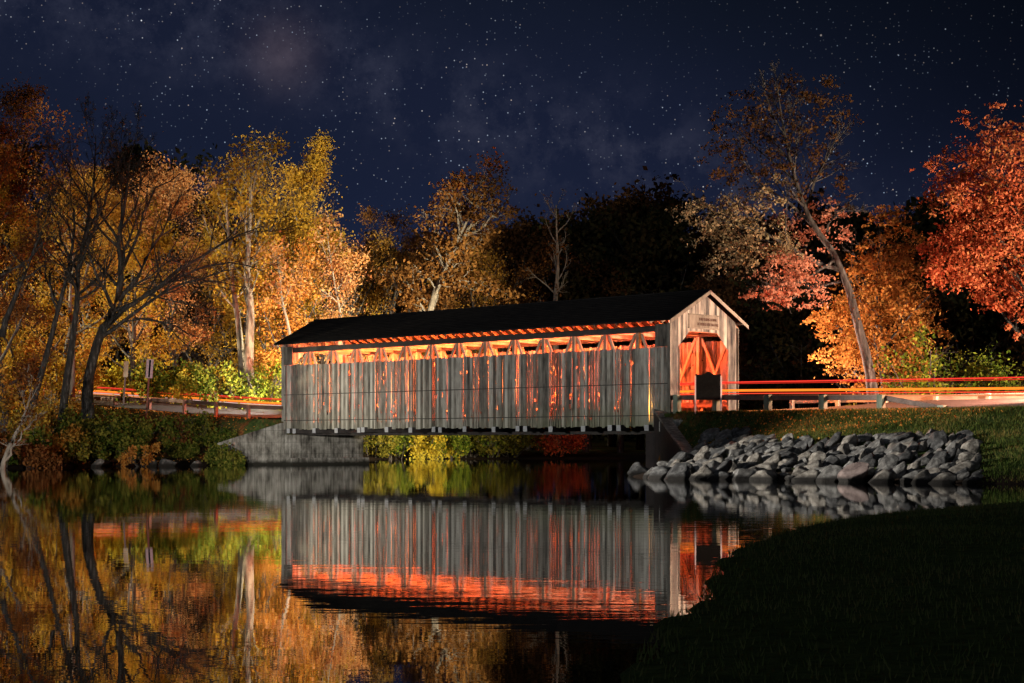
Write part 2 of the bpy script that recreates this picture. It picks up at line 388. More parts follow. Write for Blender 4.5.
# ---------------------------------------------------------------- road
def path_resample(pts, step=1.5):
    out_ = []
    for i in range(len(pts)-1):
        n = max(1, int(np.linalg.norm(pts[i+1]-pts[i])/step))
        n = min(n, 40)
        for k in range(n): out_.append(pts[i] + (pts[i+1]-pts[i])*k/n)
    out_.append(pts[-1]); return np.array(out_)
def smooth_path(pts, it=2):
    pts = np.array(pts, float)
    for _ in range(it):
        q = [pts[0]]
        for i in range(len(pts)-1):
            q += [pts[i]*.75 + pts[i+1]*.25, pts[i]*.25 + pts[i+1]*.75]
        q.append(pts[-1]); pts = np.array(q)
    return pts
def strip(name, pts, o0, o1, dz, mat, th=.0):
    p = np.array(pts); d = np.gradient(p[:, :2], axis=0); d /= np.linalg.norm(d, axis=1)[:, None]
    nrm = np.column_stack([-d[:,1], d[:,0]])
    camb = np.clip((-13-p[:, 0])/9, 0, 1)*.13 + np.clip((p[:, 0]-11)/6, 0, 1)*.085
    a = np.column_stack([p[:,:2] + nrm*o0, p[:,2] + dz + camb*(o0+2.9)]); b_ = np.column_stack([p[:,:2] + nrm*o1, p[:,2] + dz + camb*(o1+2.9)])
    if abs(nrm[0][1] ) and nrm[0][1]*1 < 0: a[:, 2], b_[:, 2] = b_[:, 2].copy(), a[:, 2].copy()
    n = len(p); V = np.concatenate([a, b_])
    Fc = np.array([(i, n+i, n+i+1, i+1) for i in range(n-1)])
    return link(name, mesh_np(name, V, Fc, tint=np.random.rand(len(Fc))), mat)
left_path = smooth_path(road_pts[:8]); right_path = smooth_path(road_pts[8:])
def dense(p, nmax=14):
    o = []
    for i in range(len(p)-1):
        n = max(1, min(nmax, int(np.linalg.norm(p[i+1]-p[i])/1.0)))
        o += [p[i] + (p[i+1]-p[i])*k/n for k in range(n)]
    return np.array(o + [p[-1]])
left_path = dense(left_path); right_path = dense(right_path)
tag(strip('road', left_path, -2.9, 2.9, .035, M['asphalt']), 'pale lit road climbing away left of the bridge', kind='structure')
tag(strip('road', right_path, -2.9, 2.9, .035, M['asphalt']), 'road leaving the bridge portal to the right', kind='structure')

# ---------------------------------------------------------------- the covered bridge
ZB, ZS, ZO, ZE, ZR = 2.17, 6.10, 6.90, 7.58, 8.98
mid = (CR + CL)/2
bridge = empty('covered_bridge', (mid[0], mid[1], ZB), math.atan2(U[1], U[0]))
tag(bridge, 'long weathered grey wooden covered bridge over the river, glowing orange inside', 'covered bridge')
HX, HY = BL/2, BW/2
zl = lambda z: z - ZB
slope = (ZR - ZE) / (HY + .0)
LAMPX = (-13.2, -9.6, -6, -2.4, 1.2, 4.8, 8.4, 11.6)
eye_l = ((0-mid[0])*U[0] + (0-mid[1])*U[1], (0-mid[0])*Wd[0] + (0-mid[1])*Wd[1])
solid = []          # sound boards without chips where a lamp stands close behind
for i_, lx in enumerate(LAMPX):
    ly = -.6 if i_ % 2 else .4; t_ = (-HY - ly)/(eye_l[1] - ly); solid.append(lx + (eye_l[0]-lx)*t_)
def side_wall(ysgn, rnd):
    mb = MB(); x = -HX; y_in = ysgn*(HY - .03)
    while x < HX - .05:
        w = rnd.uniform(.13, .22); w = min(w, HX - x)
        gap = rnd.choice([.004, .005, .006, .008, .01, .015, .02, .03, .04]) if rnd.random() < .74 else rnd.uniform(.04, .055)
        if abs(x) > HX - 2.0: gap = min(gap, .02)
        near = any(abs(x + w - sx_) < .42 for sx_ in solid) and ysgn < 0
        if near: gap = .004
        off = rnd.uniform(0, .012); y0 = y_in; y1 = y_in + ysgn*(.028 + off)
        ya, yb = min(y0, y1), max(y0, y1)
        zt = zl(ZS if ysgn < 0 else 6.66) + rnd.uniform(-.03, .03); zb = rnd.uniform(-.05, .03)
        lo = x; hi = x + w - gap; t = rnd.random()
        # split at the nailing line, as two lengths of board, a few with chipped edges that let light out
        zj = zl(4.30) + rnd.uniform(-.012, .012)
        for (a, b_) in ((zb, zj - .006), (zj, zt)):
            cuts = []
            if rnd.random() < .26 and abs(x) < HX - 1.9 and not near:
                for _ in range(rnd.choice([1, 1, 2])):
                    zc = rnd.uniform(a + .3, b_ - .4); cuts.append((zc, zc + rnd.uniform(.06, .3)))
            cuts.sort(); z = a
            gpx = 0
            for c0, c1 in cuts:
                if c0 <= z: continue
                mb.box(lo, hi, ya, yb, z, c0, t)
                mb.box(lo, hi - rnd.uniform(.05, .09), ya, yb, c0, min(c1, b_), t); z = min(c1, b_)
            if z < b_: mb.box(lo, hi, ya, yb, z, b_, t)
        x += w
    o = mb.build('side_wall', M['siding'], bridge)
    o['label'] = 'grey vertical board siding facing the river' if ysgn < 0 else 'far side board siding'
    return o
side_wall(-1, random.Random(3)); side_wall(1, random.Random(5))

for zz in (4.30, 2.72):
    mb = MB(); mb.box(-HX+.02, HX-.02, -HY-.024, -HY-.003, zl(zz)-.022, zl(zz)+.022); mb.build('nailing_strip', M['darktimber'], bridge)
# corner boards
for sx in (-1, 1):
    for sy in (-1, 1):
        mb = MB(); mb.box(sx*HX - (.02 if sx > 0 else .16), sx*HX + (.16 if sx > 0 else .02), *(sorted((sy*(HY+.012), sy*(HY+.055)))), zl(ZB+.5), zl(ZE-.3))
        if sy < 0:
            mb.box(*(sorted((sx*(HX-.85), sx*(HX+.0)))), *(sorted((sy*(HY-.03), sy*(HY+.005)))), zl(ZS+.04), zl(ZE-.32))
        mb.build('corner_board', M['siding'], bridge)

NB = 14; bay = BL/NB
for sy in (-1, 1):
    yc = sy*(HY - .30)
    mb = MB()
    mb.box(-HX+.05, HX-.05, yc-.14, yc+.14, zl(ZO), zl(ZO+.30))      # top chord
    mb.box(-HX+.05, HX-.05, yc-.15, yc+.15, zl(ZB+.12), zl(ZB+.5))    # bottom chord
    tr = mb.build('truss', M['darktimber'], bridge)  # top chord's darkness is old wood plus eave shade put into its colour
    pm = MB(); pm.box(-.10, .10, -.10, .10, zl(ZB+.5), zl(ZO)); pmesh = pm.mesh('truss_post', .008)
    pmesh.materials.append(M['timber'])
    bm1 = MB(); bm1.bar((-bay/2+.12, 0, zl(ZB+.55)), (bay/2-.12, 0, zl(ZO-.05)), .08, .16, .5, side=(0,1,0)); m1 = bm1.mesh('truss_brace', .006); m1.materials.append(M['timber'])
    bm2 = MB(); bm2.bar((bay/2-.12, 0, zl(ZB+.55)), (-bay/2+.12, 0, zl(ZO-.05)), .08, .16, .7, side=(0,1,0)); m2 = bm2.mesh('truss_brace', .006); m2.materials.append(M['timber'])
    for i in range(NB+1):
        p = link('post', pmesh, None, tr); p.location = (max(-HX+.2, min(HX-.2, -HX + i*bay)), yc, 0)
    for i in range(NB):
        for k, mm in enumerate((m1, m2)):
            p = link('brace', mm, None, tr); p.location = (-HX + (i+.5)*bay, yc + (.095 if k else -.095), 0)

def roof_z(y): return zl(ZR) - abs(y)*slope
def gable(sx, rnd):
    mb = MB(); xg0, xg1 = sx*HX, sx*(HX+.035)
    ow, ohs, oht, otw = 2.0, zl(6.16), zl(6.96), 1.12     # opening half width, shoulder and top height, half width at the top
    ex = .18
    def opening_top(y):
        y = abs(y - ex*0)
        if y >= ow: return None
        if y <= otw: return oht
        return oht - (y-otw)/(ow-otw)*(oht-ohs)
    y = -HY
    while y < HY - .02:
        w = min(rnd.uniform(.16, .26), HY - y)
        for bnd in (-ow, -otw, 0, otw, ow):
            if y < bnd - 1e-3 < y + w: w = bnd - y
        a, b_ = y, y + w - .008
        t = rnd.random(); off = rnd.uniform(0, .012)
        x0, x1 = sorted((xg0, xg1 + sx*off))
        mdl = (a + b_)/2
        if abs(mdl) < ow:
            za, zb_ = opening_top(a if abs(a) < ow else a*.9999*ow/abs(a)), opening_top(b_)
            za = za if za is not None else ohs; zb_ = zb_ if zb_ is not None else ohs
        else:
            za = zb_ = zl(DECK) - .45
        ta, tb = roof_z(a) - .05, roof_z(b_) - .05
        mb.hexa([(x0,a,za),(x1,a,za),(x1,b_,zb_),(x0,b_,zb_)], [(x0,a,ta),(x1,a,ta),(x1,b_,tb),(x0,b_,tb)], t)
        y += w
    # hexa base order makes a box; normals are recalculated
    g = mb.build('gable_wall', M['gable'], bridge)
    if sx > 0:
        g['label'] = 'gable of grey and tan vertical boards around the open portal'
        for s_ in (-1, 1):
            tr = MB(); tr.bar((HX+.055, s_*ow, zl(DECK)), (HX+.055, s_*ow, ohs), .10, .05); tr.build('portal_trim', M['trim'], g)
gable(1, random.Random(8)); gable(-1, random.Random(9))

# roof slabs, ridge, barge boards, rafters
OV, OX = .42, .45
mb = MB()
for sy in (-1, 1):
    for (t0, t1, th) in ((0, 1, .05),):
        ye = sy*(HY + OV); ze = roof_z(ye) + .02; zr = zl(ZR) + .02
        mb.hexa([(-HX-OX, ye, ze), (HX+OX, ye, ze), (HX+OX, sy*.0005, zr), (-HX-OX, sy*.0005, zr)],
                [(-HX-OX, ye, ze+.06), (HX+OX, ye, ze+.06), (HX+OX, sy*.0005, zr+.06), (-HX-OX, sy*.0005, zr+.06)])
        # overlapping courses of shingle
        n = 14
        for k in range(n):
            f0, f1 = k/n, (k+1)/n + .02
            ya, yb = ye*(1-f0), ye*(1-min(f1, 1)); za = ze + (zr-ze)*f0; zb_ = ze + (zr-ze)*min(f1, 1)
            mb.hexa([(-HX-OX-.01, ya, za+.062), (HX+OX+.01, ya, za+.062), (HX+OX+.01, yb, zb_+.058), (-HX-OX-.01, yb, zb_+.058)],
                    [(-HX-OX-.01, ya, za+.085), (HX+OX+.01, ya, za+.085), (HX+OX+.01, yb, zb_+.064), (-HX-OX-.01, yb, zb_+.064)])
roof = mb.build('roof', M['roof'], bridge)
mb = MB(); mb.tube([(-HX-OX, 0, zl(ZR)+.09), (HX+OX, 0, zl(ZR)+.09)], .05, 8); mb.build('ridge_cap', M['roof'], roof)
for sx in (-1, 1):
    for sy in (-1, 1):
        mb = MB(); x0, x1 = sorted((sx*(HX+OX+.015), sx*(HX+OX+.055)))
        ye = sy*(HY+OV+.03); z0 = roof_z(ye)
        mb.hexa([(x0, ye, z0-.12), (x1, ye, z0-.12), (x1, 0, zl(ZR)-.12), (x0, 0, zl(ZR)-.12)], [(x0, ye, z0+.07), (x1, ye, z0+.07), (x1, 0, zl(ZR)+.07), (x0, 0, zl(ZR)+.07)])
        mb.build('barge_board', M['trim'], roof)
mb = MB()
for sy in (-1, 1):
    y0, y1 = 0, sy*(HY+OV-.06)
    mb.bar((0, y0, zl(ZR)-.06), (0, y1, roof_z(y1)-.06), .06, .13, side=(1,0,0))
rm = mb.mesh('rafter', 0); rm.materials.append(M['timber'])
nr = 42
for i in range(nr):
    r_ = link('rafter', rm, None, roof); r_.location = (-HX + .15 + i*(BL-.3)/(nr-1), 0, 0)
for sx in (-1, 1):       # lookout rafters that carry the overhang
    for sy in (-1, 1):
        mb = MB(); x0, x1 = sorted((sx*HX+sx*.05, sx*(HX+OX)))
        yy = sy*(HY-.02); mb.box(x0, x1, yy-.06, yy+.06, roof_z(yy)-.16, roof_z(yy)-.04)
        mb.build('lookout', M['trim'], roof)

# tie beams with knee braces, deck, floor beams
mb = MB(); mb.box(-.1, .1, -HY+.3, HY-.3, zl(ZO+.06), zl(ZO+.26))
tm = mb.mesh('tie_beam', .008); tm.materials.append(M['timber'])
for i in range(NB+1):
    o = link('tie_beam', tm, None, bridge); o.location = (max(-HX+.25, min(HX-.25, -HX + i*bay)), 0, 0)
mb = MB(); x = -HX
while x < HX - .02:
    w = min(.24, HX-x); mb.box(x, x+w-.008, -HY+.46, HY-.46, zl(DECK-.08), zl(DECK) + random.uniform(0, .008)); x += w
mb.build('deck', M['deck'], bridge)
for sy in (-1, 1):
    mb = MB(); mb.box(-HX, HX, sy*(HY-.55)-.04, sy*(HY-.55)+.04, zl(DECK+.35), zl(DECK+.6)); mb.build('wheel_guard', M['timber'], bridge)
fb = MB(); fb.box(-.13, .13, -HY-.26, HY+.26, -.20, .10)
fbm = fb.mesh('floor_beam', .01); fbm.materials.append(M['darktimber'])
ec = MB(); ec.box(-.14, .14, -HY-.29, -HY-.262, -.20, .09); ecm = ec.mesh('end_board'); ecm.materials.append(M['beamend'])
for i in range(NB):
    for dx in ((-.0,) if i % 3 else (-.24, .24)):
        o = link('floor_beam', fbm, None, bridge); o.location = (-HX + (i+.5)*bay + dx + random.uniform(-.1, .1), 0, random.uniform(-.05, .0)); link('end_board', ecm, None, o)
mb = MB()
for sy in (-1, 1): mb.box(-HX+.1, HX-.1, sy*(HY-1.1)-.15, sy*(HY-1.1)+.15, -.36, -.21)
mb.build('bottom_stringer', M['darktimber'], bridge)

# notice board over the portal, with its two lines of lettering
nb = MB(); nb.box(HX+.05, HX+.09, -1.22, 1.18, zl(7.16), zl(7.78))
board = nb.build('notice_board', M['trim'], bridge); board['label'] = 'pale notice board with two lines of lettering over the portal'
fr = MB()
for a in ((-1.25, 1.21, zl(7.78), zl(7.84)), (-1.25, 1.21, zl(7.10), zl(7.16))): fr.box(HX+.05, HX+.11, *a)
fr.build('board_frame', M['trim'], board)
for i, txt in enumerate(('$5 FINE FOR RIDING OR DRIVING', 'ON THIS BRIDGE FASTER THAN A WALK')):
    cu = bpy.data.curves.new('lettering', 'FONT'); cu.body = txt; cu.size = .17; cu.align_x = 'CENTER'; cu.extrude = .003; cu.offset = .004
    cu.materials.append(M['letter'])
    o = bpy.data.objects.new('lettering', cu); COL.objects.link(o); o.parent = board
    bpy.context.view_layer.update()
    me = bpy.data.meshes.new_from_object(o); bpy.data.objects.remove(o)
    o = link('lettering', me, None, board)
    o.rotation_euler = (math.pi/2, 0, math.pi/2); o.location = (HX+.095, .30, zl(7.53) - i*.25); o.scale = (.56, 1.1, 1)

# ---------------------------------------------------------------- abutments
def wall_thing(name, label, cat, build, mat):
    mb = MB(); build(mb)
    o = mb.build(name, mat, None, .03)
    # subdivide a little so the bump has something to sit on
    return tag(o, label, cat)
def P3(p, z): return (p[0], p[1], z)
def lcl(s, w): return LC + U*s + Wd*w
def b_left(mb):
    a = [lcl(-.7, -.12), lcl(.75, -.12), lcl(.75, BW+.35), lcl(-.7, BW+.35)]
    mb.hexa([P3(p, -1.5) for p in a], [P3(p, 1.86) for p in a])
ab = wall_thing('concrete_abutment', 'broad pale concrete block carrying the left end of the bridge', 'abutment', b_left, M['concrete'])
mb = MB(); a = [lcl(.75, -.3), lcl(1.15, -.3), lcl(1.15, BW+.5), lcl(.75, BW+.5)]
mb.hexa([P3(p, -1.5) for p in a], [P3(p, .42) for p in a]); mb.build('footing_ledge', M['concrete'], ab, .03)
def b_lw(mb):
    a0 = lcl(-.05, -.14); a1 = at(217, Y=103.3, py=440)[:2]; off = np.array([.25, .6])
    mb.hexa([P3(a0,-1.5), P3(a1,-1.5), P3(a1+off,-1.5), P3(a0+off,-1.5)], [P3(a0,2.6), P3(a1,1.35), P3(a1+off,1.35), P3(a0+off,2.6)])
wall_thing('wing_wall', 'sloping stained concrete wing wall left of the bridge', 'wing wall', b_lw, M['concrete'])
def b_right(mb):
    a = [lcl(BL-1.3, -.22), lcl(BL+.2, -.22), lcl(BL+.2, BW-.1), lcl(BL-1.3, BW-.1)]
    mb.hexa([P3(p, -1.5) for p in a], [P3(p, 1.86) for p in a])
wall_thing('stone_abutment', 'dark stone abutment under the right end of the bridge', 'abutment', b_right, M['darkstone'])
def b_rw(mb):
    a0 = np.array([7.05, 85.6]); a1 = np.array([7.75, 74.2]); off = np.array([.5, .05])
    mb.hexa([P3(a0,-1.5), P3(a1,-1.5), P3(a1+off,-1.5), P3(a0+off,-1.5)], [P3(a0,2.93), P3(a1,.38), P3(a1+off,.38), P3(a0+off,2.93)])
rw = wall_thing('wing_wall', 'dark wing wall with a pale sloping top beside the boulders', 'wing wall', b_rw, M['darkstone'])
mb = MB(); a0 = np.array([7.02, 85.62]); a1 = np.array([7.72, 74.1]); off = np.array([.56, .05])
mb.hexa([P3(a0,2.932), P3(a1,.375), P3(a1+off,.375), P3(a0+off,2.932)], [P3(a0,3.04), P3(a1,.48), P3(a1+off,.48), P3(a0+off,3.04)])
mb.build('cap', M['concrete'], rw, .02)
def b_pad(mb):
    a = [lcl(BL+.6, -1.5), lcl(BL+2.0, -1.3), lcl(BL+2.0, -.2), lcl(BL+.6, -.2)]
    mb.hexa([P3(p, 1.9) for p in a], [P3(a[0], 2.40), P3(a[1], 2.45), P3(a[2], 2.82), P3(a[3], 2.82)])
wall_thing('concrete_slab', 'pale concrete slab at the near corner of the portal', 'slab', b_pad, M['concrete'])

# ---------------------------------------------------------------- guard rails
def guardrail(name, label, posts, tops, post_mat, rail_mat, rail_h=.24, post_w=.20, extend=None, rail_side=1, tail=None):
    """posts: list of (x,y); tops: z of the rail top at each post"""
    o = empty(name, (posts[0][0], posts[0][1], gz(*posts[0])))
    inv = np.array([posts[0][0], posts[0][1], o.location.z])
    P = [np.array([p[0], p[1], t]) - inv for p, t in zip(posts, tops)]
    line = list(P)
    if extend: line = [np.array(e) - inv for e in extend[0]] + line + [np.array(e) - inv for e in extend[1]]
    mb = MB()
    for a, b_ in zip(line[:-1], line[1:]):
        dn = np.array([0, 0, -rail_h/2]); mb.bar(a+dn, b_+dn, .10, rail_h*.98, side=np.cross(b_-a, (0,0,1)))
    mb.build('rail', rail_mat, o, .012)
    for p, q in zip(P, posts):
        d = (line[-1]-line[0]); d /= np.linalg.norm(d[:2]); nrm = np.array([-d[1], d[0], 0])*rail_side
        c = p + nrm*.16; g = gz(q[0], q[1]) - inv[2] - .5
        mb = MB(); dd = Vector((d[0], d[1], 0)).normalized()
        mb.bar((c[0], c[1], g), (c[0], c[1], p[2]+.01), post_w, post_w, side=dd)
        mb.build('post', post_mat, o, .015)
    tag(o, label, 'guardrail')
    return o
nr0 = np.array([8.1, 85.0])
ts = [.2, 2.6, 5.66, 8.73, 11.8]
pp = [tuple(nr0 + U*t) for t in ts]; tp = [W_EYE + 47*p[1]/FPX for p in pp]
s1 = nr0 + U*14.85; s2 = nr0 + U*17.6
guardrail('guardrail', 'near timber guardrail on squat green posts, its end sloping down into the grass', pp + [tuple(s1)], tp + [at(944, 405.5, Y=s1[1])[2]],
          M['post'], M['rail'], rail_side=-1, extend=([(*(nr0-U*.5), tp[0])], [(*s2, at(992, 411.5, Y=s2[1])[2])]), post_w=.30)
fr0 = nr0 + Wd*(BW+.9)
fts = [-.2 + 2.75*i for i in range(1, 11)]
fp = [tuple(fr0 + U*t) for t in fts]; ft = [3.66 for p in fp]
guardrail('guardrail', 'far timber guardrail lit pale beyond the right road', fp, ft, M['palewood'], M['palewood'], rail_h=.3, rail_side=-1)
lr0 = LC + Wd*(-.2)
ls = [3.1, 6.5, 10.0, 14.0, 18.2, 22.6]
lp = []
for s_ in ls: lp.append(tuple(lr0 - U*s_ + np.array([-.0, -.0])))
ltop = [3.73, 3.97, 4.18, 4.37, 4.5, 4.62]
guardrail('guardrail', 'red-brown timber guardrail along the road left of the bridge', lp, ltop, M['postred'], M['railred'], rail_side=1,
          extend=([(*(lr0+U*.1), 3.62)], [(*(lr0-U*27), 4.7)]))

# ---------------------------------------------------------------- marker board beside the portal
mk0 = np.array([9.42, 82.6]); g0 = gz(*mk0)
mko = empty('historical_marker', (mk0[0], mk0[1], g0), math.radians(3))
sc_ = 82.6/FPX
zt = W_EYE + (HOR-371)*sc_ - g0; zb = W_EYE + (HOR-399)*sc_ - g0; hw = 12.3*sc_
prof = [(-hw, zb), (hw, zb), (hw, zt-.18)]
for k in range(0, 13):
    u = 1 - 2*k/12; prof.append((u*hw*.98, zt - .20 + .17*math.exp(-(u/.33)**2) + .05*abs(u)**6))
prof.append((-hw, zt-.18))
mb = MB(); mb.prism(prof, -.04, .04); pn = mb.build('panel', M['signblack'], mko)
mb = MB(); mb.prism([(x*1.05, zb-.03 + (z-zb)*1.02) for x, z in prof], -.02, .025); mb.build('panel_rim', M['signblack'], pn)
for sx in (-1, 1):
    mb = MB(); mb.bar((sx*(hw+.03), 0, -.4), (sx*(hw+.03), 0, zt-.22), .08, .08); mb.build('post', M['steel'], mko, .01)
tag(mko, 'dark information board with curved top on two pale posts before the portal', 'marker board')

# small signs among the trees by the left road
def sign_post(px, Y, py0, py1, w, label, pz):
    p = at(px, 400, Y=Y); g = gz(p[0], p[1]); o = empty('road_sign', (p[0], p[1], g))
    z0 = W_EYE + (HOR-py0)*Y/FPX - g; z1 = W_EYE + (HOR-py1)*Y/FPX - g
    mb = MB(); mb.box(-w/2, w/2, -.02, .02, z1, z0); pl = mb.build('panel', M['whitepaint'], o, .01)
    if w > .4:
        mb = MB(); mb.box(-w*.12, w*.12, -.03, -.022, z1+.05, z0-.05); mb.build('dark_stripe', M['signblack'], pl)
    mb = MB(); mb.box(-.06, .06, .022, .12, -.3, z0-.05); mb.build('post', M[pz], o)
    o.rotation_euler = (0, math.radians(4), math.radians(12))
    return tag(o, label, 'road sign')
sign_post(146, 112, 359, 378, .45, 'narrow white sign with a dark stripe on a brown post behind the guardrail', 'postred')
sign_post(123, 116, 361, 377, .32, 'small plain pale sign left of the striped sign', 'darktimber')
for ob in bpy.data.objects:
    if ob.name == 'panel' or ob.name.startswith('panel.'):
        if ob.parent.name == 'road_sign.001': ob.data.materials[0] = M['post']

# ---------------------------------------------------------------- boulders of the bank
def rock_mesh(seed):
    rr = np.random.default_rng(seed); bm = bmesh.new()
    bmesh.ops.create_icosphere(bm, subdivisions=4, radius=1.15)
    planes = [(v/np.linalg.norm(v), rr.uniform(.56, .92)) for v in rr.normal(size=(12, 3))]
    ph = rr.uniform(0, 6, 6)
    for v in bm.verts:
        p = np.array(v.co)
        for n_, d_ in planes:
            e = p @ n_ - d_
            if e > 0: p = p - n_*e*.93
        p *= 1 + .018*math.sin(7*p[0]+ph[0])*math.sin(6*p[1]+ph[1]) + .015*math.sin(13*p[2]+ph[2])*math.sin(11*p[0]+ph[3]) + rr.normal(0, .004)
        v.co = Vector(p)
    me = bpy.data.meshes.new('boulder'); bm.to_mesh(me); bm.free()
    for f in me.polygons: f.use_smooth = True
    return me
rock_src = []
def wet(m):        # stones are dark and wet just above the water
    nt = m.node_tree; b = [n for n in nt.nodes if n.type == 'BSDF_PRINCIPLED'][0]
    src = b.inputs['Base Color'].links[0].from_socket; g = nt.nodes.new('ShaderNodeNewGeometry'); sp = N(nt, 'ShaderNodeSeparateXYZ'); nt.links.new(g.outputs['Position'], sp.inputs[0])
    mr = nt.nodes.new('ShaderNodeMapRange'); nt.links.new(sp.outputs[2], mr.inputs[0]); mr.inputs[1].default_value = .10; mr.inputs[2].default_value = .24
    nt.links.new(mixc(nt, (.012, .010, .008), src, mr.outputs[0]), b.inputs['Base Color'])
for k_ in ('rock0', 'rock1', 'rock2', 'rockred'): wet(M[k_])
for i in range(15):
    me = rock_mesh(100+i); me.materials.append(M['rockred'] if i == 14 else M['rock%d' % (i % 3)]); rock_src.append(me)
def add_rock(x, y, z, s, k, label, group='boulders on the river bank'):
    o = bpy.data.objects.new('boulder', rock_src[k]); COL.objects.link(o)
    o.location = (x, y, z); o.scale = (s*random.uniform(.95, 1.45), s*random.uniform(.75, 1.0), s*random.uniform(.6, .8))
    o.rotation_euler = (random.uniform(-.4, .4), random.uniform(-.95, 0), random.uniform(-.6, .6))
    tag(o, label, 'boulder', group); return o
small_lab = 'mid-sized grey boulder in the pile between the grass and the water'
big_lab = 'large dark boulder in the row at the waterline'
red_lab = 'broad reddish boulder at the waterline among grey ones'
# bank direction along the water and up the slope
S0 = np.array([5.0, 67.3]); S1 = np.array([16.6, 56.6]); Sd = (S1-S0)/np.linalg.norm(S1-S0); Sn = np.array([-Sd[1], Sd[0]])
SL = np.linalg.norm(S1-S0)
def row_limit(f):      # how far up the slope the stones reach, f = 0 at the wing wall, 1 at the right end
    return np.interp(f, [0, .08, .2, .38, .5, .72, .88, 1.0], [5.5, 8.5, 11.5, 8.8, 9.2, 11.5, 10.6, 4.5])
def top_of_pile(px): return np.interp(px, [640, 662, 682, 692, 705, 740, 760, 800, 850, 880, 930, 962, 978, 986], [470, 463, 447, 437, 428, 426, 437, 439, 438, 433, 431, 433, 441, 470])
used = []; row = 0; h = -.35; nrock = 0; UP = np.array([.17, .985])
while h < 24 and nrock < 292:
    s_base = .46 if row == 0 else (.42 if row < 3 else .35)
    a = -.2 + random.uniform(0, .5)
    while a < SL + .3:
        f = a/SL; s = s_base*random.choice((.55, .75, .9, 1, 1.1, 1.3))
        q = S0 + Sd*a + UP*(h + random.uniform(-.25, .25)); g_ = gz(*q)
        px = 512 + FPX*q[0]/q[1]; py = HOR - FPX*(g_ + s*.4 - W_EYE)/q[1]
        base_py = HOR + FPX*W_EYE/q[1]
        if py > top_of_pile(px) + random.uniform(-1, 4) and 664 < px < 984 and (g_ > .05 or base_py < np.interp(px, [640, 760, 900, 985], [482, 485, 486, 485])) and (((q - nr0) @ Wd) < -1.2) and not (q[0] < 8.6 and q[1] > 73.9):
            k = random.randrange(14); lab = big_lab if row == 0 else small_lab
            if row == 0 and 885 > px > 840 and 'r' not in used: k, s, lab = 14, .62, red_lab; used.append('r')
            add_rock(q[0], q[1], max(g_, 0) + s*(.10 if row else .08), s, k, lab); nrock += 1
        a += s*1.25 + s_base*.72
    h += s_base*(2.05 if row else 1.7); row += 1
print('ROCKS', nrock, row)
for px, py, s in ((641, 476, .55), (650, 478, .32), (664, 479, .7), (676, 480, .5)):
    p = at(px, py, z=0); o = add_rock(p[0], p[1]+.4, .1, s, random.randrange(14), 'rounded boulder standing in the water at the foot of the dark wing wall')
# stones below the left bushes
for px, py, s in ((28, 468, .5), (95, 467, .35), (150, 466.5, .4), (166, 466.5, .5), (196, 466, .35), (58, 468, .3)):
    p = at(px, py, z=0); add_rock(p[0], p[1]+.2, .05, s, random.randrange(14), 'pale stone at the waterline below the left bank shrubs', 'stones under the left shrubs')

# ---------------------------------------------------------------- tree growth
def nrm(a): return a / (np.linalg.norm(a, axis=-1, keepdims=True) + 1e-9)
def grow(rng, starts, dirs, lens, Pn, wander, trop):
    pts = [starts]; d = nrm(dirs)
    for k in range(Pn-1):
        d = nrm(d + rng.normal(0, wander, d.shape) + np.array([0, 0, 1])*trop)
        pts.append(pts[-1] + d*(lens/(Pn-1))[:, None])
    return np.stack(pts, 1)
def sprout(rng, pl, rad, mcount, u0, u1, ang, lenf, Pn, wander, trop, rf=.55, taper_len=.5, flat=0):
    Nn, Pp, _ = pl.shape
    u = np.sort(rng.uniform(u0, u1, (Nn, mcount)), 1)*(Pp-1)
    i = np.clip(u.astype(int), 0, Pp-2); f = (u-i)[..., None]; ar = np.arange(Nn)[:, None]
    p = pl[ar, i]*(1-f) + pl[ar, i+1]*f; t = nrm(pl[ar, i+1]-pl[ar, i])
    r = rad[ar, i]*(1-f[..., 0]) + rad[ar, i+1]*f[..., 0]
    q = rng.normal(size=t.shape); q[..., 2] *= (1-flat); q = nrm(q - t*(q*t).sum(-1, keepdims=True))
    a = rng.normal(ang, .18, t.shape[:2])[..., None]
    d = t*np.cos(a) + q*np.sin(a)
    plen = np.linalg.norm(np.diff(pl, axis=1), axis=2).sum(1)[:, None]
    ln = plen*lenf*(1 - taper_len*u/(Pp-1))*rng.uniform(.65, 1.25, u.shape)
    p = p.reshape(-1, 3); d = d.reshape(-1, 3); ln = ln.ravel(); r = (r*rf).ravel()
    ch = grow(rng, p, d, ln, Pn, wander, trop)
    cr = np.maximum(r[:, None]*np.linspace(1, .28, Pn)[None], .008)
    return ch, cr
def tubes(sets):
    Vs, Fs, base = [], [], 0
    for pl, rad, n in sets:
        Nn, Pp, _ = pl.shape
        t = np.gradient(pl, axis=1); t = nrm(t)
        ref = np.where(np.abs(t[..., 2:3]) < .9, np.array([0, 0, 1.]), np.array([1., 0, 0]))
        a = nrm(np.cross(t, ref)); b_ = np.cross(t, a)
        th = np.arange(n)*2*np.pi/n
        ring = pl[:, :, None] + rad[:, :, None, None]*(a[:, :, None]*np.cos(th)[:, None] + b_[:, :, None]*np.sin(th)[:, None])
        Vs.append(ring.reshape(-1, 3))
        idx = np.arange(Nn*Pp*n).reshape(Nn, Pp, n) + base
        q = np.stack([idx[:, :-1], np.roll(idx, -1, 2)[:, :-1], np.roll(idx, -1, 2)[:, 1:], idx[:, 1:]], -1)
        Fs.append(q.reshape(-1, 4)); base += Nn*Pp*n
    return np.concatenate(Vs), np.concatenate(Fs)
